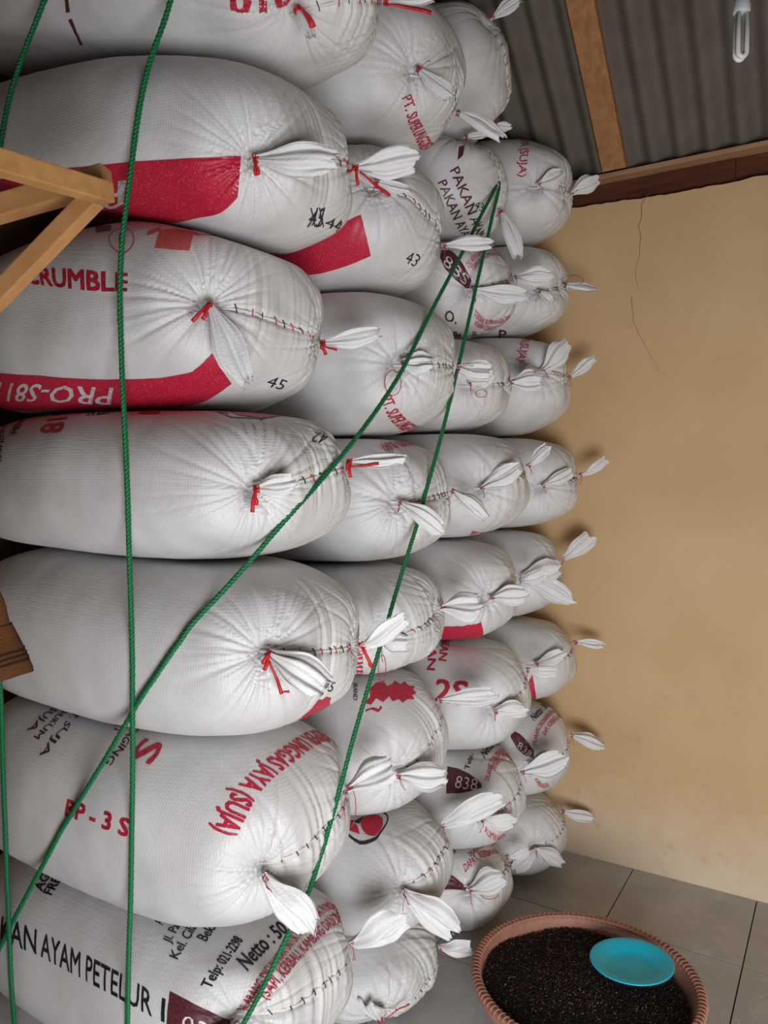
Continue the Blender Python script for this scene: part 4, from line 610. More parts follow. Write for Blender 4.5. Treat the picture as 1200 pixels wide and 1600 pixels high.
MAT = dict(
    sack=mat_sack(), red=mat_ink('red_ink', (.50, .012, .045)), maroon=mat_ink('maroon_ink', (.095, .018, .026), .12),
    black=mat_ink('black_ink', (.02, .017, .02), .06), white=mat_ink('white_ink', (.70, .67, .66), .0), faded=mat_ink('faded_red_ink', (.56, .10, .09), .55),
    ear=mat_plain('ear_cloth', (.74, .74, .73), .5, .4, .05, 30, .5, 160),
    thread=mat_plain('hem_thread', (.70, .68, .64), .8, .2, .1, 60), dark_thread=mat_plain('dark_thread', (.03, .025, .025), .8, .2),
    red_tie=mat_plain('red_ribbon', (.62, .02, .025), .45, .4, .15, 40), pink_tie=mat_plain('pink_string', (.42, .04, .10), .6, .3, .15, 40),
    brown_tie=mat_plain('brown_string', (.25, .09, .03), .6, .3, .1, 40),
    rope=mat_plain('green_rope', (.003, .15, .048), .45, .4, .25, 70),
    wall=mat_wall(), tile=mat_tile(), grout=mat_plain('dark_grout', (.035, .03, .028), .9, .1),
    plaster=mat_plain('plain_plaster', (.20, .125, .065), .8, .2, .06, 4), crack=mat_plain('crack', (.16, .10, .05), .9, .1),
    rafter=mat_wood('rafter_wood', (.30, .135, .05), (.44, .22, .09), 'Y'), plate_wood=mat_wood('dark_plank', (.06, .018, .008), (.12, .04, .018), 'X'),
    strip=mat_wood('pale_strip', (.34, .18, .09), (.45, .27, .15), 'X'), rack=mat_wood('pale_rack_wood', (.40, .19, .065), (.54, .29, .115), 'X', 8),
    roof=mat_plain('cement_roof_sheet', (.15, .128, .104), .9, .1, .25, 9, .3, 60),
    cane=mat_plain('pinkish_cane', (.46, .225, .16), .55, .35, .3, 45), cane_dark=mat_plain('dark_cane_tie', (.16, .055, .04), .6, .3, .2, 40),
    plate=mat_plain('turquoise_plastic', (.0, .62, .86), .35, .45, .02, 5),
    bulb=mat_plain('bulb_glass', (.72, .72, .70), .25, .5), bulb_base=mat_plain('bulb_base', (.52, .56, .58), .4, .4), wire=mat_plain('wire', (.05, .05, .05), .6, .3),
    jacket=mat_plain('brown_cloth', (.10, .038, .011), .75, .2, .3, 12, .5, 300), jacket_dark=mat_plain('brown_stripe', (.030, .012, .006), .8, .2),
)

# ------------------------------------------------------------------ the room
GROUND = tag(mesh_obj('floor', *box(-.05, 1.52, -.052, 4.75, 3.85, .08), MAT['grout'], smooth=False), kind='structure')
tile_src = None
for i in range(-4, 7):
    for j in range(0, 11):
        x = -.789 + .5 * i; y = WALL_Y - .25 - .5 * j
        if x + .25 > 2.5 or y < -.45: continue
        if tile_src is None:
            tv, tf = box(0, 0, 0, .4955, .4955, .012, .0012)
            me = bpy.data.meshes.new('tile'); me.from_pydata(tv.tolist(), [], tf); me.materials.append(MAT['tile']); tile_src = me
        t = bpy.data.objects.new('tile', tile_src); COL.objects.link(t); t.parent = GROUND; t.location = (x + .25, y, -.006)

# back wall with a ragged plaster edge below the roof plate
xs = np.linspace(-2.40, 2.25, 190); rg = np.random.default_rng(3)
jit = np.cumsum(rg.normal(0, .0035, len(xs))); jit -= np.linspace(0, jit[-1], len(xs)); jit = jit * .6 + rg.normal(0, .0022, len(xs))
top = 2.978 + np.clip(jit, -.022, .018)
V = []; F = []
for x, z in zip(xs, top): V += [(x, WALL_Y, -.05), (x, WALL_Y, z), (x, WALL_Y + .02, z + .004), (x, WALL_Y + .12, z), (x, WALL_Y + .12, -.05)]
for i in range(len(xs) - 1):
    a = i * 5; b_ = a + 5
    for k in range(4): F.append((a + k, b_ + k, b_ + k + 1, a + k + 1))
    F.append((a + 4, b_ + 4, b_, a))
F.append((0, 1, 2, 3, 4)); n_ = (len(xs) - 1) * 5; F.append((n_ + 4, n_ + 3, n_ + 2, n_ + 1, n_))
WALL = tag(mesh_obj('wall_back', V, F, MAT['wall'], smooth=False), kind='structure')
def on_wall(pts, wd=.0016):
    P = np.array([(x, WALL_Y - .0004, z) for x, z in pts]); Q = [P[0]]
    for a, b_ in zip(P[:-1], P[1:]):
        m = max(2, int(np.linalg.norm(b_ - a) / .02))
        for k in range(1, m + 1): Q.append(a + (b_ - a) * k / m + np.array([rg.normal(0, .0016), 0, 0]) * (k < m))
    Q = np.array(Q); nrm = np.array([wd, 0, 0]); w_ = np.linspace(1, .35, len(Q))[:, None]
    return np.concatenate([Q - nrm * w_, Q + nrm * w_, Q - nrm * w_ + (0, .002, 0), Q + nrm * w_ + (0, .002, 0)]), \
        [(i, i + 1, len(Q) + i + 1, len(Q) + i) for i in range(len(Q) - 1)] + [(2 * len(Q) + i, 3 * len(Q) + i, 3 * len(Q) + i + 1, 2 * len(Q) + i + 1) for i in range(len(Q) - 1)]
mesh_obj('crack', *on_wall(CRACK_A), MAT['crack'], WALL, smooth=False)
mesh_obj('crack', *on_wall(CRACK_B, .0012), MAT['crack'], WALL, smooth=False)

ROOF_A = math.radians(41); ca, sa = math.cos(ROOF_A), math.sin(ROOF_A); RIDGE_Y = 0.9
def roof_z(y): return 3.135 + (WALL_Y - y) * sa / ca
RIDGE_Z = roof_z(RIDGE_Y)
def gable(name, x0, x1):
    P = [(WALL_Y, 0), (WALL_Y, 3.0), (RIDGE_Y, RIDGE_Z), (-.35, 4.1), (-.35, 0)]
    V = [(x0, y, z) for y, z in P] + [(x1, y, z) for y, z in P]
    F = [(0, 1, 2, 3, 4), (9, 8, 7, 6, 5)] + [(i, (i + 1) % 5 + 0, (i + 1) % 5 + 5, i + 5) for i in range(5)]
    tag(mesh_obj(name, V, F, MAT['plaster'], smooth=False), kind='structure')
gable('wall_right', 2.25, 2.35); gable('wall_left', -2.50, -2.40)
# front wall with the doorway the daylight comes through
FRONT_Y = -.35
fw_ = join([box(-1.175, FRONT_Y - .05, 2.0, 2.55, .10, 4.0), box(1.90, FRONT_Y - .05, 2.0, .80, .10, 4.0), box(.80, FRONT_Y - .05, 2.96, 1.40, .10, 2.08)])
tag(mesh_obj('wall_front', *fw_, MAT['plaster'], smooth=False), kind='structure')

# roof of corrugated sheets on rafters
def corrugated(x0, x1, ya, yb, slope_sign):
    nx = int((x1 - x0) / .115 * 12); ny = 6
    xs_ = np.linspace(x0, x1, nx); V = []
    for t in np.linspace(0, 1, ny):
        y = ya + (yb - ya) * t
        z = roof_z(y) if slope_sign > 0 else RIDGE_Z - (RIDGE_Z - 4.1) * (RIDGE_Y - y) / (RIDGE_Y + .5)
        for x in xs_:
            c = math.cos(2 * math.pi * x / .115) * .020
            V.append((x, y + c * sa, z + c * ca))
    F = grid_faces(ny, nx)
    V2 = np.array(V) + np.array([0, .006 * sa, .006 * ca]); n0 = len(V)
    F2 = [tuple(n0 + i for i in q[::-1]) for q in F]
    return np.concatenate([np.array(V), V2]), F + F2
CEIL = tag(empty('ceiling', (0, WALL_Y, 3.1)), kind='structure')
for k in range(5):
    x0 = -2.42 + k * .96
    mesh_obj('roof_sheet', *corrugated(x0, x0 + 1.0, WALL_Y + .14, RIDGE_Y - .02, 1), MAT['roof'], CEIL)
    mesh_obj('roof_sheet', *corrugated(x0, x0 + 1.0, RIDGE_Y + .02, -.5, -1), MAT['roof'], CEIL)
def rafter_pt(x, y, off): return (x, y + 0 * off, roof_z(y) - .027 - off)
for x in (-2.12, -.905, .31, 1.52):
    r_ = tag(mesh_obj('rafter', *bar(rafter_pt(x, WALL_Y - .025, .024), rafter_pt(x, RIDGE_Y, .024), .102, .042, (0, sa, ca)), MAT['rafter'], CEIL, smooth=False))
PLATE = empty('trim_1', (0, WALL_Y + .05, 2.98)); tag(PLATE, kind='structure')
mesh_obj('plank', *box(-1.41, WALL_Y + .062, 3.01, 1.958, .05, .115, .002), MAT['plate_wood'], PLATE, smooth=False)
mesh_obj('plank', *box(.91, WALL_Y + .066, 3.01, 2.68, .05, .115, .002), MAT['plate_wood'], PLATE, smooth=False)
mesh_obj('wood_strip', *box(0, WALL_Y + .030, 3.078, 4.5, .115, .020, .002), MAT['strip'], PLATE, smooth=False)

# ------------------------------------------------------------------ sacks
def grid_normals(P, nu, nv):
    G = P.reshape(nu, nv, 3)
    du = np.gradient(G, axis=0); dv = np.roll(G, -1, 1) - np.roll(G, 1, 1)
    N = np.cross(dv, du); N /= np.linalg.norm(N, axis=2)[..., None] + 1e-12
    c = G.mean((0, 1)); s = np.sign(((G - c) * N).sum(-1).mean())
    return (N * s).reshape(-1, 3)

def pleat(P, N, kl, kr, seed, fine):
    kl, kr = np.array(kl), np.array(kr)
    rg = np.random.default_rng(seed); nz = Noise(seed + 900)
    disp = np.zeros(len(P)); n1 = nz(P, 22.0); n2 = nz(P + 5, 9.0)
    for K in (kl, kr):
        rel = P - K; r = np.linalg.norm(rel, axis=1); i = r.argmin(); nk = N[(r < .06)].mean(0) if (r < .06).any() else N[i]
        nk = nk / np.linalg.norm(nk)
        e1 = np.cross(nk, (0, 0, 1)); e1 /= np.linalg.norm(e1); e2 = np.cross(nk, e1)
        a = np.arctan2(rel @ e2, rel @ e1)
        side = smoothstep((N @ nk + .25) / .5)
        disp -= .030 * np.exp(-(r / .030) ** 2) * side
        disp -= .012 * np.exp(-(r / .075) ** 2) * side
        disp += .010 * np.exp(-((r - .12) / .06) ** 2) * side
        A = 0
        for m, wgt in ((13, .9), (23, 1.0), (37, .8)) if fine else ((11, 1.0), (19, .9)):
            ph = rg.uniform(0, 6.28)
            wv = np.cos(m * a + ph + 1.6 * np.sin(2 * a + ph) + .9 * np.sin(5 * a + 2 * ph) + .5 * n1)
            wv = .35 - 1.25 * np.maximum(0, wv) ** 4          # narrow valleys between soft folds
            reach = .095 + .050 * np.sin(3 * a + ph) + .035 * n2
            A = A + wgt * wv * np.exp(-(r / np.clip(reach, .035, .2)) ** 1.6)
        disp += .0080 * A * smoothstep(r / .020) * side
    e = kr - kl; Ls = np.linalg.norm(e); e /= Ls
    n = np.array([1.0, 0, 0]); n -= e * (n @ e); n /= np.linalg.norm(n); h_ = np.cross(n, e)
    rel = P - kl; t = (rel @ e) / Ls; h = rel @ h_; front = smoothstep((N[:, 0] - .05) / .5)
    win = smoothstep((t + .05) / .15) * smoothstep((1.05 - t) / .15)
    s = t * Ls; ph = rg.uniform(0, 6.28)
    wv = 0
    for fq in (14, 22, 33, 51) if fine else (14, 22, 33):
        p1, p2 = rg.uniform(0, 6.28, 2)
        wv = wv + np.cos(2 * math.pi * s * fq + p1 + 2.2 * n2 + .6 * n1) * (.5 + .5 * np.sin(s * 31 + p2)) * (22 / (fq + 8)) ** .5
    rch = .075 + .045 * np.sin(s * 47 + ph) + .03 * n2
    disp += .0036 * wv * np.exp(-np.abs(h) / np.clip(rch, .025, .2)) * win * front
    disp -= .007 * np.exp(-(h / .010) ** 2) * win * front
    disp += .0022 * n1 * front
    disp += .003 * nz(P * np.array([1, .35, .35]), 30) * (1 - front) * .5
    return P + N * disp[:, None]

def ear(kp, tip, half, seed, nrm):
    """one loose corner of the sack mouth, flaring out behind its tie"""
    rg = np.random.default_rng(seed)
    kp = np.array(kp); tip = np.array(tip); a = tip - kp; L = np.linalg.norm(a); a /= L
    cam_side = np.array([.62, -.78, 0.05]); n = cam_side + .5 * nrm; n -= a * (n @ a); n /= np.linalg.norm(n); s = np.cross(a, n)
    tw = rg.uniform(-.45, .45); nu, nv = 20, 25
    U, Vv = np.meshgrid(np.linspace(0, 1, nu), np.linspace(-1, 1, nv), indexing='ij')
    wid = 1.18 * half * (.20 + .80 * smoothstep(U / .62)) * (1 - rg.uniform(.05, .42) * smoothstep((U - .72) / .30))
    skew = rg.uniform(-.35, .35); bend = rg.uniform(-.12, .22) * L; k1 = rg.uniform(1.3, 2.4); ph = rg.uniform(0, 6.28); ph2 = rg.uniform(0, 6.28)
    along = L * U * (1 - .10 * Vv ** 2 * U) + L * .10 * skew * Vv * U ** 2 + L * .05 * np.sin(5 * Vv + ph2) * smoothstep((U - .8) / .2) + rg.normal(0, .003, U.shape) * (U > .97)
    side = wid * (Vv + .10 * np.sin(4 * U + ph))
    pl = half * (.22 * np.sin(k1 * math.pi * Vv + ph + 1.2 * U) * (1 - .35 * U) + .10 * np.sin(2.3 * k1 * math.pi * Vv + ph2) * (1 - .3 * U))
    cr_ = Noise(seed + 77); pl = pl + half * .16 * cr_(np.stack([U * 1.5, Vv * .8, 0 * U], -1).reshape(-1, 3), 5.0).reshape(U.shape) * U
    cup = half * rg.uniform(.2, .6) * (1 - Vv ** 2) * smoothstep(U / .5) * (1 - .5 * U)
    out = pl * smoothstep(U / .12 + .15) + cup + bend * np.sin(math.pi * U) * .5 + .010
    ang = tw * U
    sd = side * np.cos(ang) - (out - .010) * np.sin(ang) * .4; ot = out + side * np.sin(ang)
    P = kp + along[..., None] * a + sd[..., None] * s + ot[..., None] * n
    G = P.reshape(-1, 3)
    du = np.gradient(P, axis=0); dv = np.gradient(P, axis=1); nn = np.cross(du, dv); nn /= np.linalg.norm(nn, axis=2)[..., None] + 1e-12; nn = nn.reshape(-1, 3)
    th = .0013
    V = np.concatenate([G + nn * th, G - nn * th]); m = nu * nv; F = grid_faces(nu, nv); F2 = [tuple(m + i for i in q[::-1]) for q in F]
    ring = [j for j in range(nv)] + [i * nv + nv - 1 for i in range(1, nu)] + [(nu - 1) * nv + j for j in range(nv - 2, -1, -1)] + [i * nv for i in range(nu - 2, 0, -1)]
    rim = [(ring[i], ring[(i + 1) % len(ring)], ring[(i + 1) % len(ring)] + m, ring[i] + m) for i in range(len(ring))]
    return (V, F + F2 + rim), a, n, s, L

def frayed(tip, a, s, half, seed):
    rg = np.random.default_rng(seed); parts = []
    for _ in range(9):
        p = tip - a * .006 + s * rg.uniform(-.6, .6) * half; d = a + s * rg.normal(0, .5) + rg.normal(0, .3, 3); d /= np.linalg.norm(d); L = rg.uniform(.006, .016)
        parts.append(tube([p, p + d * L * .5 + rg.normal(0, .001, 3), p + d * L], .0006, 3))
    return join(parts)

def tie_string(kp, a, n, s, seed, rad, ribbon):
    rg = np.random.default_rng(seed); parts = []
    c = np.array(kp) + a * .010 + n * .010
    for q in range(3):
        cc = c + a * (q - 1) * .0045
        ang = np.linspace(0, 2 * math.pi, 16)
        parts.append(tube([cc + .0085 * (math.cos(t) * n + math.sin(t) * s) + a * .002 * math.sin(t + q) for t in ang], rad, 5))
    for q in range(2):
        d = s * rg.choice([-1, 1]) * rg.uniform(.4, 1) + np.array([0, 0, -.8]) + n * .25 - a * rg.uniform(-.3, .5); d /= np.linalg.norm(d)
        L = rg.uniform(.025, .055) * (1.1 if ribbon else 1)
        b0 = c + n * .009
        pts = [b0 + d * L * t + n * .006 * math.sin(3 * t) + rg.normal(0, .0012, 3) for t in np.linspace(0, 1, 6)]
        parts.append(tube(pts, rad * (2.4 if ribbon else .8), 5, np.linspace(.6, 1.0, 6)))
    return join(parts)

_font_h = None
def text_mesh(txt, bold):
    cu = bpy.data.curves.new('t', 'FONT'); cu.body = txt; cu.size = 1; cu.resolution_u = 2; cu.offset = .004 * min(bold, 0)
    if bold == -1: cu.shear = .25
    o = bpy.data.objects.new('t', cu); COL.objects.link(o)
    dg = bpy.context.evaluated_depsgraph_get(); me = bpy.data.meshes.new_from_object(o.evaluated_get(dg))
    bm = bmesh.new(); bm.from_mesh(me); bpy.data.objects.remove(o); bpy.data.meshes.remove(me); bpy.data.curves.remove(cu)
    bmesh.ops.remove_doubles(bm, verts=bm.verts[:], dist=1e-5)
    xs = [v.co.x for v in bm.verts]; x0, x1 = min(xs), max(xs)
    for v in bm.verts: v.co = Vector(((v.co.x - x0) / (x1 - x0), v.co.y / .70, 0))
    if bold > 0:      # heavier strokes: the letters printed over themselves, slightly shifted
        w_ = .011 * bold; k_ = (x1 - x0)
        src = bm.copy(); base = [v for v in src.verts]
        for dx, dy in ((w_, w_ * .6), (-w_, -w_ * .6), (w_, -w_ * .6), (-w_, w_ * .6)):
            mp = {v: bm.verts.new((v.co.x + dx / k_, v.co.y + dy / .70, 0)) for v in base}
            for f in src.faces: bm.faces.new([mp[v] for v in f.verts])
        src.free()
    return bm

def poly_mesh(polys):
    bm = bmesh.new()
    for P in polys:
        f = bm.faces.new([bm.verts.new((x, y, 0)) for x, y in P]); f.normal_update()
        if f.normal.z < 0: f.normal_flip()
    bmesh.ops.triangulate(bm, faces=bm.faces[:])
    return bm

def ellipse(cx, cy, rx, ry, a0=0, a1=2 * math.pi, n=28, end=False):
    return [(cx + rx * math.cos(a0 + (a1 - a0) * k / n), cy + ry * math.sin(a0 + (a1 - a0) * k / n)) for k in range(n + (1 if end else 0))]

def annulus(cx, cy, rx, ry, w0, w1, n=28):
    o = ellipse(cx, cy, rx, ry, n=n); i = ellipse(cx, cy, rx - w0, ry - w1, n=n)
    return [[o[k], o[(k + 1) % n], i[(k + 1) % n], i[k]] for k in range(n)]

EMBLEM = {
    'ring': [('black', annulus(.5, .5, .5, .5, .035, .075)), ('red', [ellipse(.62, .42, .25, .30, .2, math.pi * 1.9), [(.12, .35), (.32, .25), (.30, .45), (.16, .60)]]),
             ('black', [[(.12, .62), (.35, .48), (.48, .70), (.30, .60)]])],
    'oval': [('faded', annulus(.5, .5, .5, .5, .04, .04)), ('maroon', [[(.42, .3), (.47, .3), (.47, .7), (.42, .7)], [(.47, .62), (.6, .62), (.6, .7), (.47, .7)], [(.47, .48), (.57, .48), (.57, .55), (.47, .55)]])],
    'plume': [('red', [[(0, 0), (.25, .05), (.45, .0), (.62, .12), (.80, .10), (1, .35), (.95, .7), (1, .95), (.8, 1), (.6, .9), (.4, .95), (.3, .7), (.12, .45)]])],
    'beast': [('red', [[(0, .18), (.12, .32), (.10, .62), (.22, .86), (.36, .95), (.42, .70), (.52, .78), (.58, 1.0), (.68, .82), (.78, .96), (.84, .74), (.97, .72), (.92, .55), (1, .40), (.90, .30), (.97, .14), (.80, .16), (.70, .05), (.62, .20), (.50, .14), (.44, .30), (.34, .14), (.22, .28), (.14, .10)],
                       [(.05, -.10), (.14, -.04), (.26, -.12), (.33, -.02), (.30, .06), (.27, -.03), (.18, .02), (.06, -.03)]])],
}

def polyline(P):
    P = np.array(P, float); d = np.linalg.norm(np.diff(P, axis=0), axis=1); s = np.concatenate([[0], np.cumsum(d)])
    return P, s / max(s[-1], 1e-9), s[-1]

def decal(bm, bot, top, bvh, off):
    """lay a flat shape (unit box) on the cloth between its lower and upper edge"""
    B, sb, lb = polyline(bot); T, stt, lt = polyline(top)
    L = (lb + lt) / 2; H = np.linalg.norm((T - B), axis=1).mean()
    st = .0045 if len(bm.verts) < 6 and H > .03 else .007
    xs = [v.co.x for v in bm.verts]; ys = [v.co.y for v in bm.verts]
    def cuts(lo, hi, step):
        n = int((hi - lo) / step); return [lo + (hi - lo) * k / (n + 1) for k in range(1, n + 1)]
    for x in cuts(min(xs), max(xs), st / max(L, 1e-3)):
        bmesh.ops.bisect_plane(bm, geom=bm.verts[:] + bm.edges[:] + bm.faces[:], plane_co=(x, 0, 0), plane_no=(1, 0, 0))
    for y in cuts(min(ys), max(ys), st / max(H, 1e-3)):
        bmesh.ops.bisect_plane(bm, geom=bm.verts[:] + bm.edges[:] + bm.faces[:], plane_co=(0, y, 0), plane_no=(0, 1, 0))
    bm.verts.index_update()
    uv = np.array([v.co[:2] for v in bm.verts]); F = [tuple(v.index for v in f.verts) for f in bm.faces]; bm.free()
    ip = lambda P, s, q: np.stack([np.interp(q, s, P[:, k]) for k in range(3)], -1)
    b_ = ip(B, sb, uv[:, 0]); t_ = ip(T, stt, uv[:, 0]); P = b_ + (t_ - b_) * uv[:, 1:2]
    out = []
    for p in P:
        q, nn, _, _ = SMOOTH.find_nearest(Vector(p))
        if nn.dot(q - Vector(SACK_C)) < 0: nn = -nn
        h, _, _, _ = bvh.ray_cast(q + nn * .05, -nn)
        if h is None: h = bvh.find_nearest(q)[0]
        out.append(np.array(h) + np.array(nn) * off)
    out = np.array(out)
    # faces look outwards
    f0 = F[0]; nf = np.cross(out[f0[1]] - out[f0[0]], out[f0[2]] - out[f0[0]])
    if nf @ (out[f0[0]] - SACK_C) < 0: F = [q[::-1] for q in F]
    return out, F

RES = {0: (176, 300), 1: (136, 236), 2: (112, 196), 3: (104, 180)}
for c in range(4):
    n_l = len(COLUMNS[c][1]) - 1
    for l in range(n_l):
        key = (c, l); seed = c * 100 + l * 7 + 11
        nu, nv = RES[c]
        P, nu, nv = sack_surface(c, l, nu, nv); Nn = grid_normals(P, nu, nv)
        kl, kr = KNOTS[key]
        F = grid_faces(nu, nv, True); SMOOTH = BVHTree.FromPolygons(contact(c, l, P).tolist(), F)
        P = pleat(P, Nn, kl, kr, seed, c < 2); P = contact(c, l, P)
        zb = P[:, 2].min(); ctr = P.mean(0); SACK_C = ctr.copy()
        root = empty('feed_sack', (ctr[0], ctr[1], zb))
        tag(root, LABELS[key], 'sack', 'stacked feed sacks')
        F = grid_faces(nu, nv, True); F.append(tuple(range(nv))[::-1]); F.append(tuple((nu - 1) * nv + k for k in range(nv)))
        mesh_obj('sack_body', P, F, MAT['sack'], root)
        bvh = BVHTree.FromPolygons(P.tolist(), F)
        # stitched hem between the two tied corners
        a_, b_ = np.array(kl), np.array(kr); S_ = []; SN = []
        for t in np.linspace(.05, .95, 40):
            p = a_ + (b_ - a_) * t
            q, nn, _, _ = bvh.ray_cast(Vector(p) + Vector((.45, 0, 0)), Vector((-1, 0, 0)))
            if q is None: q, nn, _, _ = bvh.find_nearest(Vector(p))
            if nn.x < 0: nn = -nn
            S_.append(np.array(q) + np.array(nn) * .002); SN.append(np.array(nn))
        S_ = np.array(S_); SN = np.array(SN); S_[1:-1] = (S_[:-2] + 2 * S_[1:-1] + S_[2:]) / 4
        tw = np.arange(40) * 1.3
        e = (b_ - a_) / np.linalg.norm(b_ - a_)
        sv, sf = tube(S_ + SN * .0015 * np.sin(tw)[:, None], .0036, 6, 1 + .25 * np.sin(tw * 1.7)); mesh_obj('hem', sv, sf, MAT['thread'], root)
        st_d, st_r = [], []; ns = 9 if c < 2 else 8
        for q in range(ns):
            t = int(3 + (34) * (q + .5) / ns); p = S_[t]; nn = SN[t]; hh = np.cross(nn, e); hh /= np.linalg.norm(hh)
            w_ = .010 if c < 2 else .008; d1 = p + hh * w_ - e * .006 + nn * .0015; d2 = p - hh * w_ + e * .006 + nn * .0015
            m_ = p + nn * .0052
            (st_r if (c == 0 and l >= 3 and q % 2) or (c and q % 5 == 2) else st_d).append(tube([d1, (d1 + m_) / 2 + nn * .0015, m_, (m_ + d2) / 2 + nn * .0015, d2], .0014 if c < 2 else .0012, 4))
        if st_d: tag(mesh_obj('stitching', *join(st_d), MAT['dark_thread'], root), kind='stuff')
        if st_r: tag(mesh_obj('stitching', *join(st_r), MAT['red_tie'], root), kind='stuff')
        # ears
        used = set()
        for ei, (k_, sd, tip, half) in enumerate(EARS):
            if k_ != key: continue
            kp = np.array(KNOTS[key][sd]); q, nn, _, _ = bvh.find_nearest(Vector(kp)); nn = np.array(nn)
            if nn @ (kp - ctr) < 0: nn = -nn
            (ev, ef), a, n, s, L = ear(kp, tip, half, seed * 13 + ei, nn)
            eo = mesh_obj('ear', ev, ef, MAT['ear'], root)
            if half > .015 and ei % 2 == 0: mesh_obj('frayed_edge', *frayed(np.array(tip) + n * .01, a, s, half, ei), MAT['thread'], eo)
            if sd not in used:
                used.add(sd); rib = c == 0 and l >= 3
                mesh_obj('tie', *tie_string(kp, a, n, s, seed + ei, .0022 if rib else .0015, rib), MAT['red_tie' if rib else ('brown_tie' if key in ((3, 6),) else 'pink_tie')], eo)
        for (k_, pts) in LOOPS:
            if k_ == key: mesh_obj('string_loop', *tube(pts, .0013, 5), MAT['brown_tie' if key == (3, 6) else 'pink_tie'], root)
        for (k_, pts, w_) in RIBBONS:
            if k_ != key: continue
            pts = np.array(pts); t_ = np.linspace(0, 1, 8); ti = np.linspace(0, 1, len(pts))
            pc = np.stack([np.interp(t_, ti, pts[:, q]) for q in range(3)], -1); d_ = pc[-1] - pc[0]; d_ /= np.linalg.norm(d_)
            sd_ = np.cross(d_, np.array([.62, -.78, 0])); sd_ /= np.linalg.norm(sd_); nn_ = np.cross(sd_, d_)
            rv = []
            for q in range(8):
                ww = w_ * .5 * (.5 + .5 * t_[q]); o_ = nn_ * .003 * math.sin(q * 1.3)
                rv += [pc[q] - sd_ * ww + o_, pc[q] + nn_ * .002 + o_, pc[q] + sd_ * ww + o_, pc[q] - nn_ * .001 + o_]
            rf = grid_faces(8, 4, True) + [(3, 2, 1, 0), (28, 29, 30, 31)]
            mesh_obj('ribbon_end', rv, rf, MAT['red_tie'], root)
        # prints
        for (k_, name, txt, ink, bot, top_, bold) in PRINTS:
            if k_ != key: continue
            if txt in EMBLEM:
                for lay, (ik, polys) in enumerate(EMBLEM[txt]):
                    mesh_obj(name, *decal(poly_mesh(polys), bot, top_, bvh, .0012 + .0003 * lay), MAT[ik], root)
                continue
            if txt: bm = text_mesh(txt, bold)
            else: bm = poly_mesh([[(0, 0), (1, 0), (1, 1), (0, 1)]])
            o = mesh_obj(name, *decal(bm, bot, top_, bvh, 0.0026 if ink == 'white' else (.0018 if txt is None else .0018)), MAT[ink], root)
            if txt and len(txt) > 2 and len(txt) < 40: o['label'] = f'{ {"red":"red","maroon":"dark maroon","black":"black","white":"white","faded":"faded red"}[ink]} printed letters reading {txt}'

# ------------------------------------------------------------------ ropes
ROPE_LABELS = ['green rope running down the plain flank of the PAKAN AYAM PETELUR column',
               'green rope at the rear end of the flank, passing behind the brown garment',
               'green rope slanting from the PAKAN sack across the CRUMBLE column to its rear',
               'green rope slanting down the knotted sack ends from under the roof']
def catmull(P, n=4):
    P = np.array(P, float); Q = np.concatenate([[2 * P[0] - P[1]], P, [2 * P[-1] - P[-2]]]); out = []
    for i in range(1, len(Q) - 2):
        for t in np.linspace(0, 1, n, endpoint=False):
            a, b_, c_, d_ = Q[i - 1:i + 3]
            out.append(.5 * ((2 * b_) + (-a + c_) * t + (2 * a - 5 * b_ + 4 * c_ - d_) * t * t + (-a + 3 * b_ - 3 * c_ + d_) * t ** 3))
    out.append(P[-1]); return np.array(out)
def rope_mesh(pts, r=.0068):
    # resample, then three twisted strands
    d = np.linalg.norm(np.diff(pts, axis=0), axis=1); s = np.concatenate([[0], np.cumsum(d)]); m = int(s[-1] / .0065)
    t = np.linspace(0, s[-1], m); P = np.stack([np.interp(t, s, pts[:, k]) for k in range(3)], -1)
    T = np.gradient(P, axis=0); T /= np.linalg.norm(T, axis=1)[:, None]
    n = np.cross(T, np.array([.6, -.75, .1])); n /= np.linalg.norm(n, axis=1)[:, None]; b_ = np.cross(T, n)
    parts = []
    for k in range(3):
        a = t / .030 * 2 * math.pi + k * 2 * math.pi / 3
        parts.append(tube(P + (n * np.cos(a)[:, None] + b_ * np.sin(a)[:, None]) * r * .48, r * .56, 6))
    return join(parts)
for i, (pts, lb) in enumerate(zip(ROPES, ROPE_LABELS)):
    P = np.array(pts)
    keep = [0]
    for k in range(1, len(P)):
        if np.linalg.norm(P[k] - P[keep[-1]]) > .03: keep.append(k)
    P = P[keep]
    if i in (0, 1): P = np.concatenate([[P[0] + (P[0] - P[1]) / np.linalg.norm(P[0] - P[1]) * .35 + np.array([0, .02, 0])], P])
    e = P[-1].copy(); e[2] = .008; e[1] -= .02
    P = np.concatenate([P, [(P[-1] * .5 + e * .5) + np.array([0, -.01, 0]), e]])
    if i >= 2: P = np.concatenate([[P[0] + np.array([-.10, .10, .03])], P])
    o = tag(mesh_obj('rope', *rope_mesh(catmull(P)), MAT['rope'], origin=tuple(e)), lb, 'rope', 'green ropes tied over the stack')

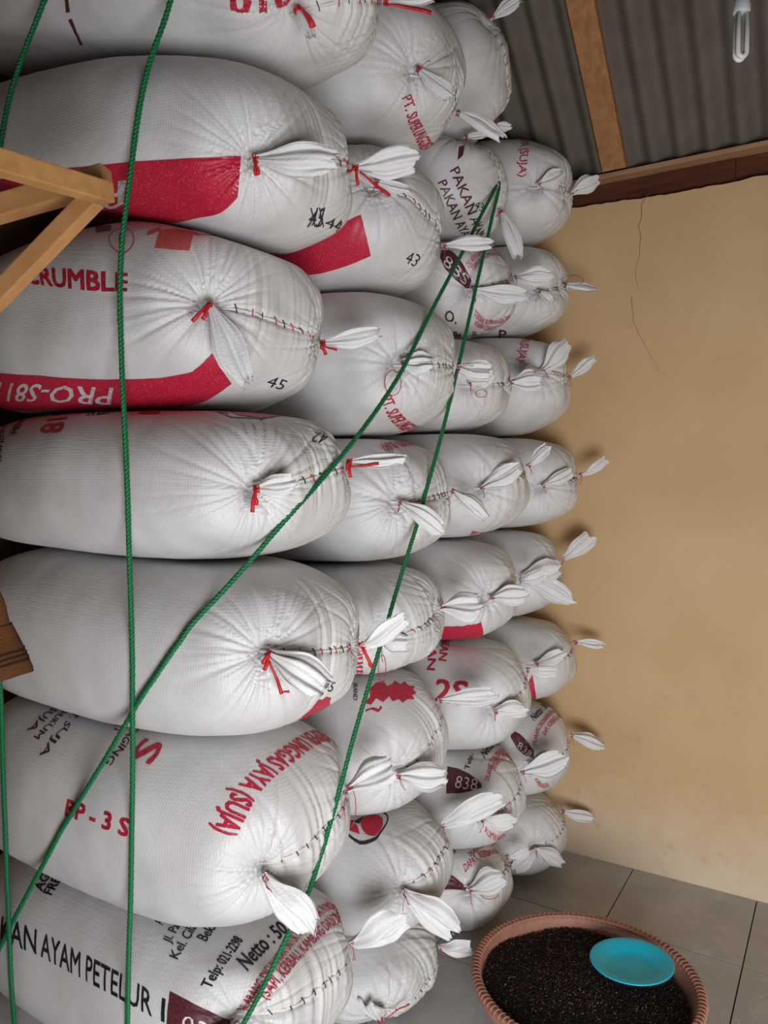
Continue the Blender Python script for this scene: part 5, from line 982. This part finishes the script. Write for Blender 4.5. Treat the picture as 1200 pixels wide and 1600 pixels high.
# ------------------------------------------------------------------ basket of grain with a plate
BX, BY, BR, BZ = -.69, 2.375, .352, .150
bk = tag(empty('basket', (BX, BY, 0)), 'round pinkish cane basket heaped with dark grain on the tiles', 'basket')
def basket_wall():
    nu, nv = 36, 288; V = []
    for shell in (0, 1):
        for i in range(nu):
            t = i / (nu - 1); R = .275 + (BR - .275) * t ** .8 - shell * .008; z = .004 + (BZ - .006) * t + shell * .003
            for j in range(nv):
                a = 2 * math.pi * j / nv
                wv = math.sin(a * 72) * math.cos(i * math.pi / 3) * .0028 * (1 if shell == 0 else .4)
                V.append((BX + (R + wv) * math.cos(a), BY + (R + wv) * math.sin(a), z))
    F = grid_faces(nu, nv, True); F += [tuple(nu * nv + k for k in q[::-1]) for q in grid_faces(nu, nv, True)]
    top0 = (nu - 1) * nv; F += [(top0 + j, top0 + (j + 1) % nv, nu * nv + top0 + (j + 1) % nv, nu * nv + top0 + j) for j in range(nv)]
    F.append(tuple(range(nv))[::-1]); F.append(tuple(nu * nv + k for k in range(nv)))
    return np.array(V), F
mesh_obj('woven_side', *basket_wall(), MAT['cane'], bk)
ang = np.linspace(0, 2 * math.pi, 145)
for name, R, z, r in (('rim_hoop', BR + .003, BZ - .004, .0075), ('rim_hoop', BR - .011, BZ - .003, .006), ('rim_hoop', BR + .001, BZ - .022, .0075), ('rim_hoop', BR - .010, BZ - .048, .006)):
    mesh_obj(name, *tube([(BX + R * math.cos(a), BY + R * math.sin(a), z) for a in ang], r, 8, caps=False), MAT['cane'], bk)
parts = []
for k in range(120):
    a = 2 * math.pi * k / 120; u = np.array([math.cos(a), math.sin(a), 0]); tg = np.array([-math.sin(a), math.cos(a), 0]); c = np.array([BX, BY, BZ - .003]) + u * (BR - .003)
    parts.append(tube([c + u * .0145 * math.cos(t) * 1.0 + np.array([0, 0, .0105]) * math.sin(t) + tg * .004 * (t / 3.0 - .5) for t in np.linspace(-.7, math.pi + .5, 9)], .0021, 5))
mesh_obj('rim_binding', *join(parts), MAT['cane'], bk)
# grain: a heap with single kernels on it
def heap_z(x, y):
    r = np.hypot(x - BX - (-.012), y - BY + .012)
    return .114 + .026 * (1 - smoothstep(r / .30)) + .006 * np.sin(9 * x + 4) * np.cos(11 * y)
V = []; nr, na = 30, 90
for i in range(nr):
    r = .318 * (i + .02) / (nr - 1)
    for j in range(na):
        a = 2 * math.pi * j / na; x, y = BX - .010 + r * math.cos(a), BY - .010 + r * math.sin(a)
        V.append((x, y, float(heap_z(x, y)) - (.03 if i == nr - 1 else 0)))
F = grid_faces(nr, na, True); F.append(tuple(range(na))[::-1])
grain_dark = mat_plain('dark_grain', (.010, .006, .005), .75, .2, .6, 300, .6, 500)
grain_root = tag(empty('grain_heap', (BX, BY, .1)), 'heap of dark brown grain with pale specks filling the basket', 'grain', kind='stuff')
mesh_obj('grain_bed', V, F, grain_dark, grain_root)
rgk = np.random.default_rng(5)
def kernels(n, size, zoff, lim=.320):
    a = rgk.uniform(0, 2 * math.pi, n); r = lim * np.sqrt(rgk.uniform(0, 1, n)); r *= 1 + .02 * np.sin(7 * a)
    x, y = BX - .010 + r * np.cos(a), BY - .010 + r * np.sin(a); z = heap_z(x, y) + rgk.uniform(-.001, zoff, n)
    base = np.array([(1.5, 0, 0), (0, 1, 0), (-1.5, 0, 0), (0, -1, 0), (0, 0, .8), (0, 0, -.8)]); fb = np.array([(0, 1, 4), (1, 2, 4), (2, 3, 4), (3, 0, 4), (1, 0, 5), (2, 1, 5), (3, 2, 5), (0, 3, 5)])
    q = rgk.normal(size=(n, 4)); q /= np.linalg.norm(q, axis=1)[:, None]; w_, qx, qy, qz = q.T
    M = np.stack([np.stack([1 - 2 * (qy**2 + qz**2), 2 * (qx * qy - qz * w_), 2 * (qx * qz + qy * w_)], -1), np.stack([2 * (qx * qy + qz * w_), 1 - 2 * (qx**2 + qz**2), 2 * (qy * qz - qx * w_)], -1), np.stack([2 * (qx * qz - qy * w_), 2 * (qy * qz + qx * w_), 1 - 2 * (qx**2 + qy**2)], -1)], 1)
    sz = size * rgk.uniform(.6, 1.3, n)
    V = np.einsum('nij,kj->nki', M, base) * sz[:, None, None] + np.stack([x, y, z], -1)[:, None]
    F = (np.arange(n)[:, None, None] * 6 + fb).reshape(-1, 3)
    return V.reshape(-1, 3), F
for nm, n, sz, zo, col in (('dark_kernels', 16000, .0026, .004, (.016, .009, .007)), ('brown_kernels', 5000, .0024, .0045, (.045, .020, .011)), ('pale_kernels', 1900, .0018, .0050, (.33, .21, .13))):
    tag(mesh_obj(nm, *kernels(n, sz, zo), mat_plain(nm, col, .6, .3), grain_root, smooth=False), kind='stuff')
def lathe(prof, cx, cy, n=72):
    V = []
    for r, z in prof:
        for k in range(n): V.append((cx + r * math.cos(2 * math.pi * k / n), cy + r * math.sin(2 * math.pi * k / n), z))
    F = grid_faces(len(prof), n, True); F.append(tuple(range(n))[::-1]); F.append(tuple((len(prof) - 1) * n + k for k in range(n)))
    return np.array(V), F
PX, PY, PZ = -.572, 2.495, .138
prof = [(.001, .010), (.050, .010), (.074, .012), (.084, .018), (.095, .026), (.118, .030), (.130, .033), (.1325, .034), (.1325, .0365), (.130, .0375), (.117, .034), (.096, .030), (.084, .0225), (.072, .016), (.050, .014), (.001, .014)]
pv, pf = lathe(prof, 0, 0)
tl = Matrix.Rotation(math.radians(-1), 4, 'X') @ Matrix.Rotation(math.radians(-3), 4, 'Y')
pv = np.array([tuple(tl @ Vector(v)) for v in pv]) + np.array([PX, PY, PZ])
pl_root = tag(empty('plate', (PX, PY, PZ)), 'turquoise plastic plate lying on the grain in the basket', 'plate')
mesh_obj('dish', pv, pf, MAT['plate'], pl_root)

# ------------------------------------------------------------------ lamp bulb
lx, ly, lz = BULB
bl = tag(empty('light_bulb', (lx, ly, lz)), 'unlit white compact fluorescent bulb hanging from the roof', 'light bulb')
mesh_obj('lamp_base', *lathe([(.001, .118), (.021, .118), (.023, .124), (.0225, .140), (.020, .146), (.019, .175), (.014, .180), (.0135, .205), (.001, .206)], lx, ly, 28) if False else lathe([(.001, lz + .118), (.021, lz + .118), (.023, lz + .124), (.0225, lz + .140), (.020, lz + .146), (.019, lz + .175), (.014, lz + .180), (.0135, lz + .205), (.001, lz + .206)], lx, ly, 28), MAT['bulb_base'], bl)
mesh_obj('socket', *lathe([(.001, lz + .196), (.017, lz + .196), (.019, lz + .205), (.019, lz + .240), (.012, lz + .250), (.001, lz + .251)], lx, ly, 24), MAT['wire'], bl)
dirx = np.array([math.cos(YAW), math.sin(YAW), 0]); diry = np.array([-math.sin(YAW), math.cos(YAW), 0])
for k, off in enumerate((-.009, .009)):
    c = np.array([lx, ly, lz]) + diry * off
    pts = [c + dirx * .0115 + np.array([0, 0, .120])] + [c + dirx * .0115 * math.cos(t) + np.array([0, 0, .014 - .014 * math.sin(t)]) for t in np.linspace(0, math.pi, 9)] + [c - dirx * .0115 + np.array([0, 0, .120])]
    mesh_obj('glass_tube', *tube(pts, .0068, 10), MAT['bulb'], bl)
mesh_obj('cable', *tube([(lx, ly, lz + .248), (lx + .004, ly, lz + .4), (lx, ly, roof_z(ly) - .015)], .003, 6), MAT['wire'], bl)

# ------------------------------------------------------------------ timber rack and the garment on it
rk = tag(empty('timber_rack', (RACK['post'][0], RACK['post'][1], 0)), 'pale timber bracket of squared bars meeting at a point before the red band', 'rack')
R_ = {k: np.array(v) for k, v in RACK.items()}
mesh_obj('post', *bar((R_['post'][0], R_['post'][1], 0), (R_['post'][0], R_['post'][1], 2.52), .05, .05, (1, 0, 0)), MAT['rack'], rk, smooth=False)
mesh_obj('post', *bar((R_['A'][0], R_['A'][1], 0), (R_['A'][0], R_['A'][1], R_['A'][2] + .06), .05, .05, (1, 0, 0)), MAT['rack'], rk, smooth=False)
mesh_obj('arm', *bar(R_['A'], R_['tip_a'], .032, .034), MAT['rack'], rk, smooth=False)
mesh_obj('arm', *bar(R_['B'], R_['tip_b'], .036, .042), MAT['rack'], rk, smooth=False)
mesh_obj('brace', *bar(R_['C'], R_['tip_c'], .028, .034), MAT['rack'], rk, smooth=False)

g0 = np.array(GARMENT['top']); g1 = np.array(GARMENT['low'])
gj = tag(empty('brown_garment', tuple(g1)), 'brown cloth garment with dark striped hem hanging beside the sacks', 'garment')
def garment(t0, t1, grow=0.0, nu=40, nv=72):
    V = []
    for t in np.linspace(t0, t1, nu):
        c = g0 + (g1 - g0) * t
        w_ = (.020 + .085 * t ** .8) * (1 + .10 * math.sin(7 * t)) + grow; d_ = .030 + .035 * t + grow
        for j in range(nv):
            a = 2 * math.pi * j / nv
            f = 1 + (.10 * math.sin(6 * a + 3 * t) + .05 * math.sin(11 * a - 4 * t)) * (1 - .6 * smoothstep((t - .7) / .15)) + .05 * math.sin(34 * t + 2 * a) * math.exp(-((t - .74) / .12) ** 2)
            V.append(c + dirx * w_ * f * math.cos(a) + diry * d_ * f * math.sin(a) + np.array([0, 0, .030 * math.cos(a) * t]))
    return np.array(V), grid_faces(nu, nv, True)
mesh_obj('sleeve', *garment(0, .86), MAT['jacket'], gj)
mesh_obj('cuff', *garment(.85, 1.0, .003, 16), MAT['jacket'], gj)
for t in (.93, .945, .96):
    mesh_obj('hem_stripe', *garment(t - .003, t + .003, .0045, 4), MAT['jacket_dark'], gj)
mesh_obj('hanging_loop', *tube([g0 + (g1 - g0) * .03, g0 + np.array([0, 0, .04]), R_['post'] * np.array([1, 1, 0]) + np.array([0.0, 0, g0[2] + .06])], .005, 6), MAT['jacket_dark'], gj)
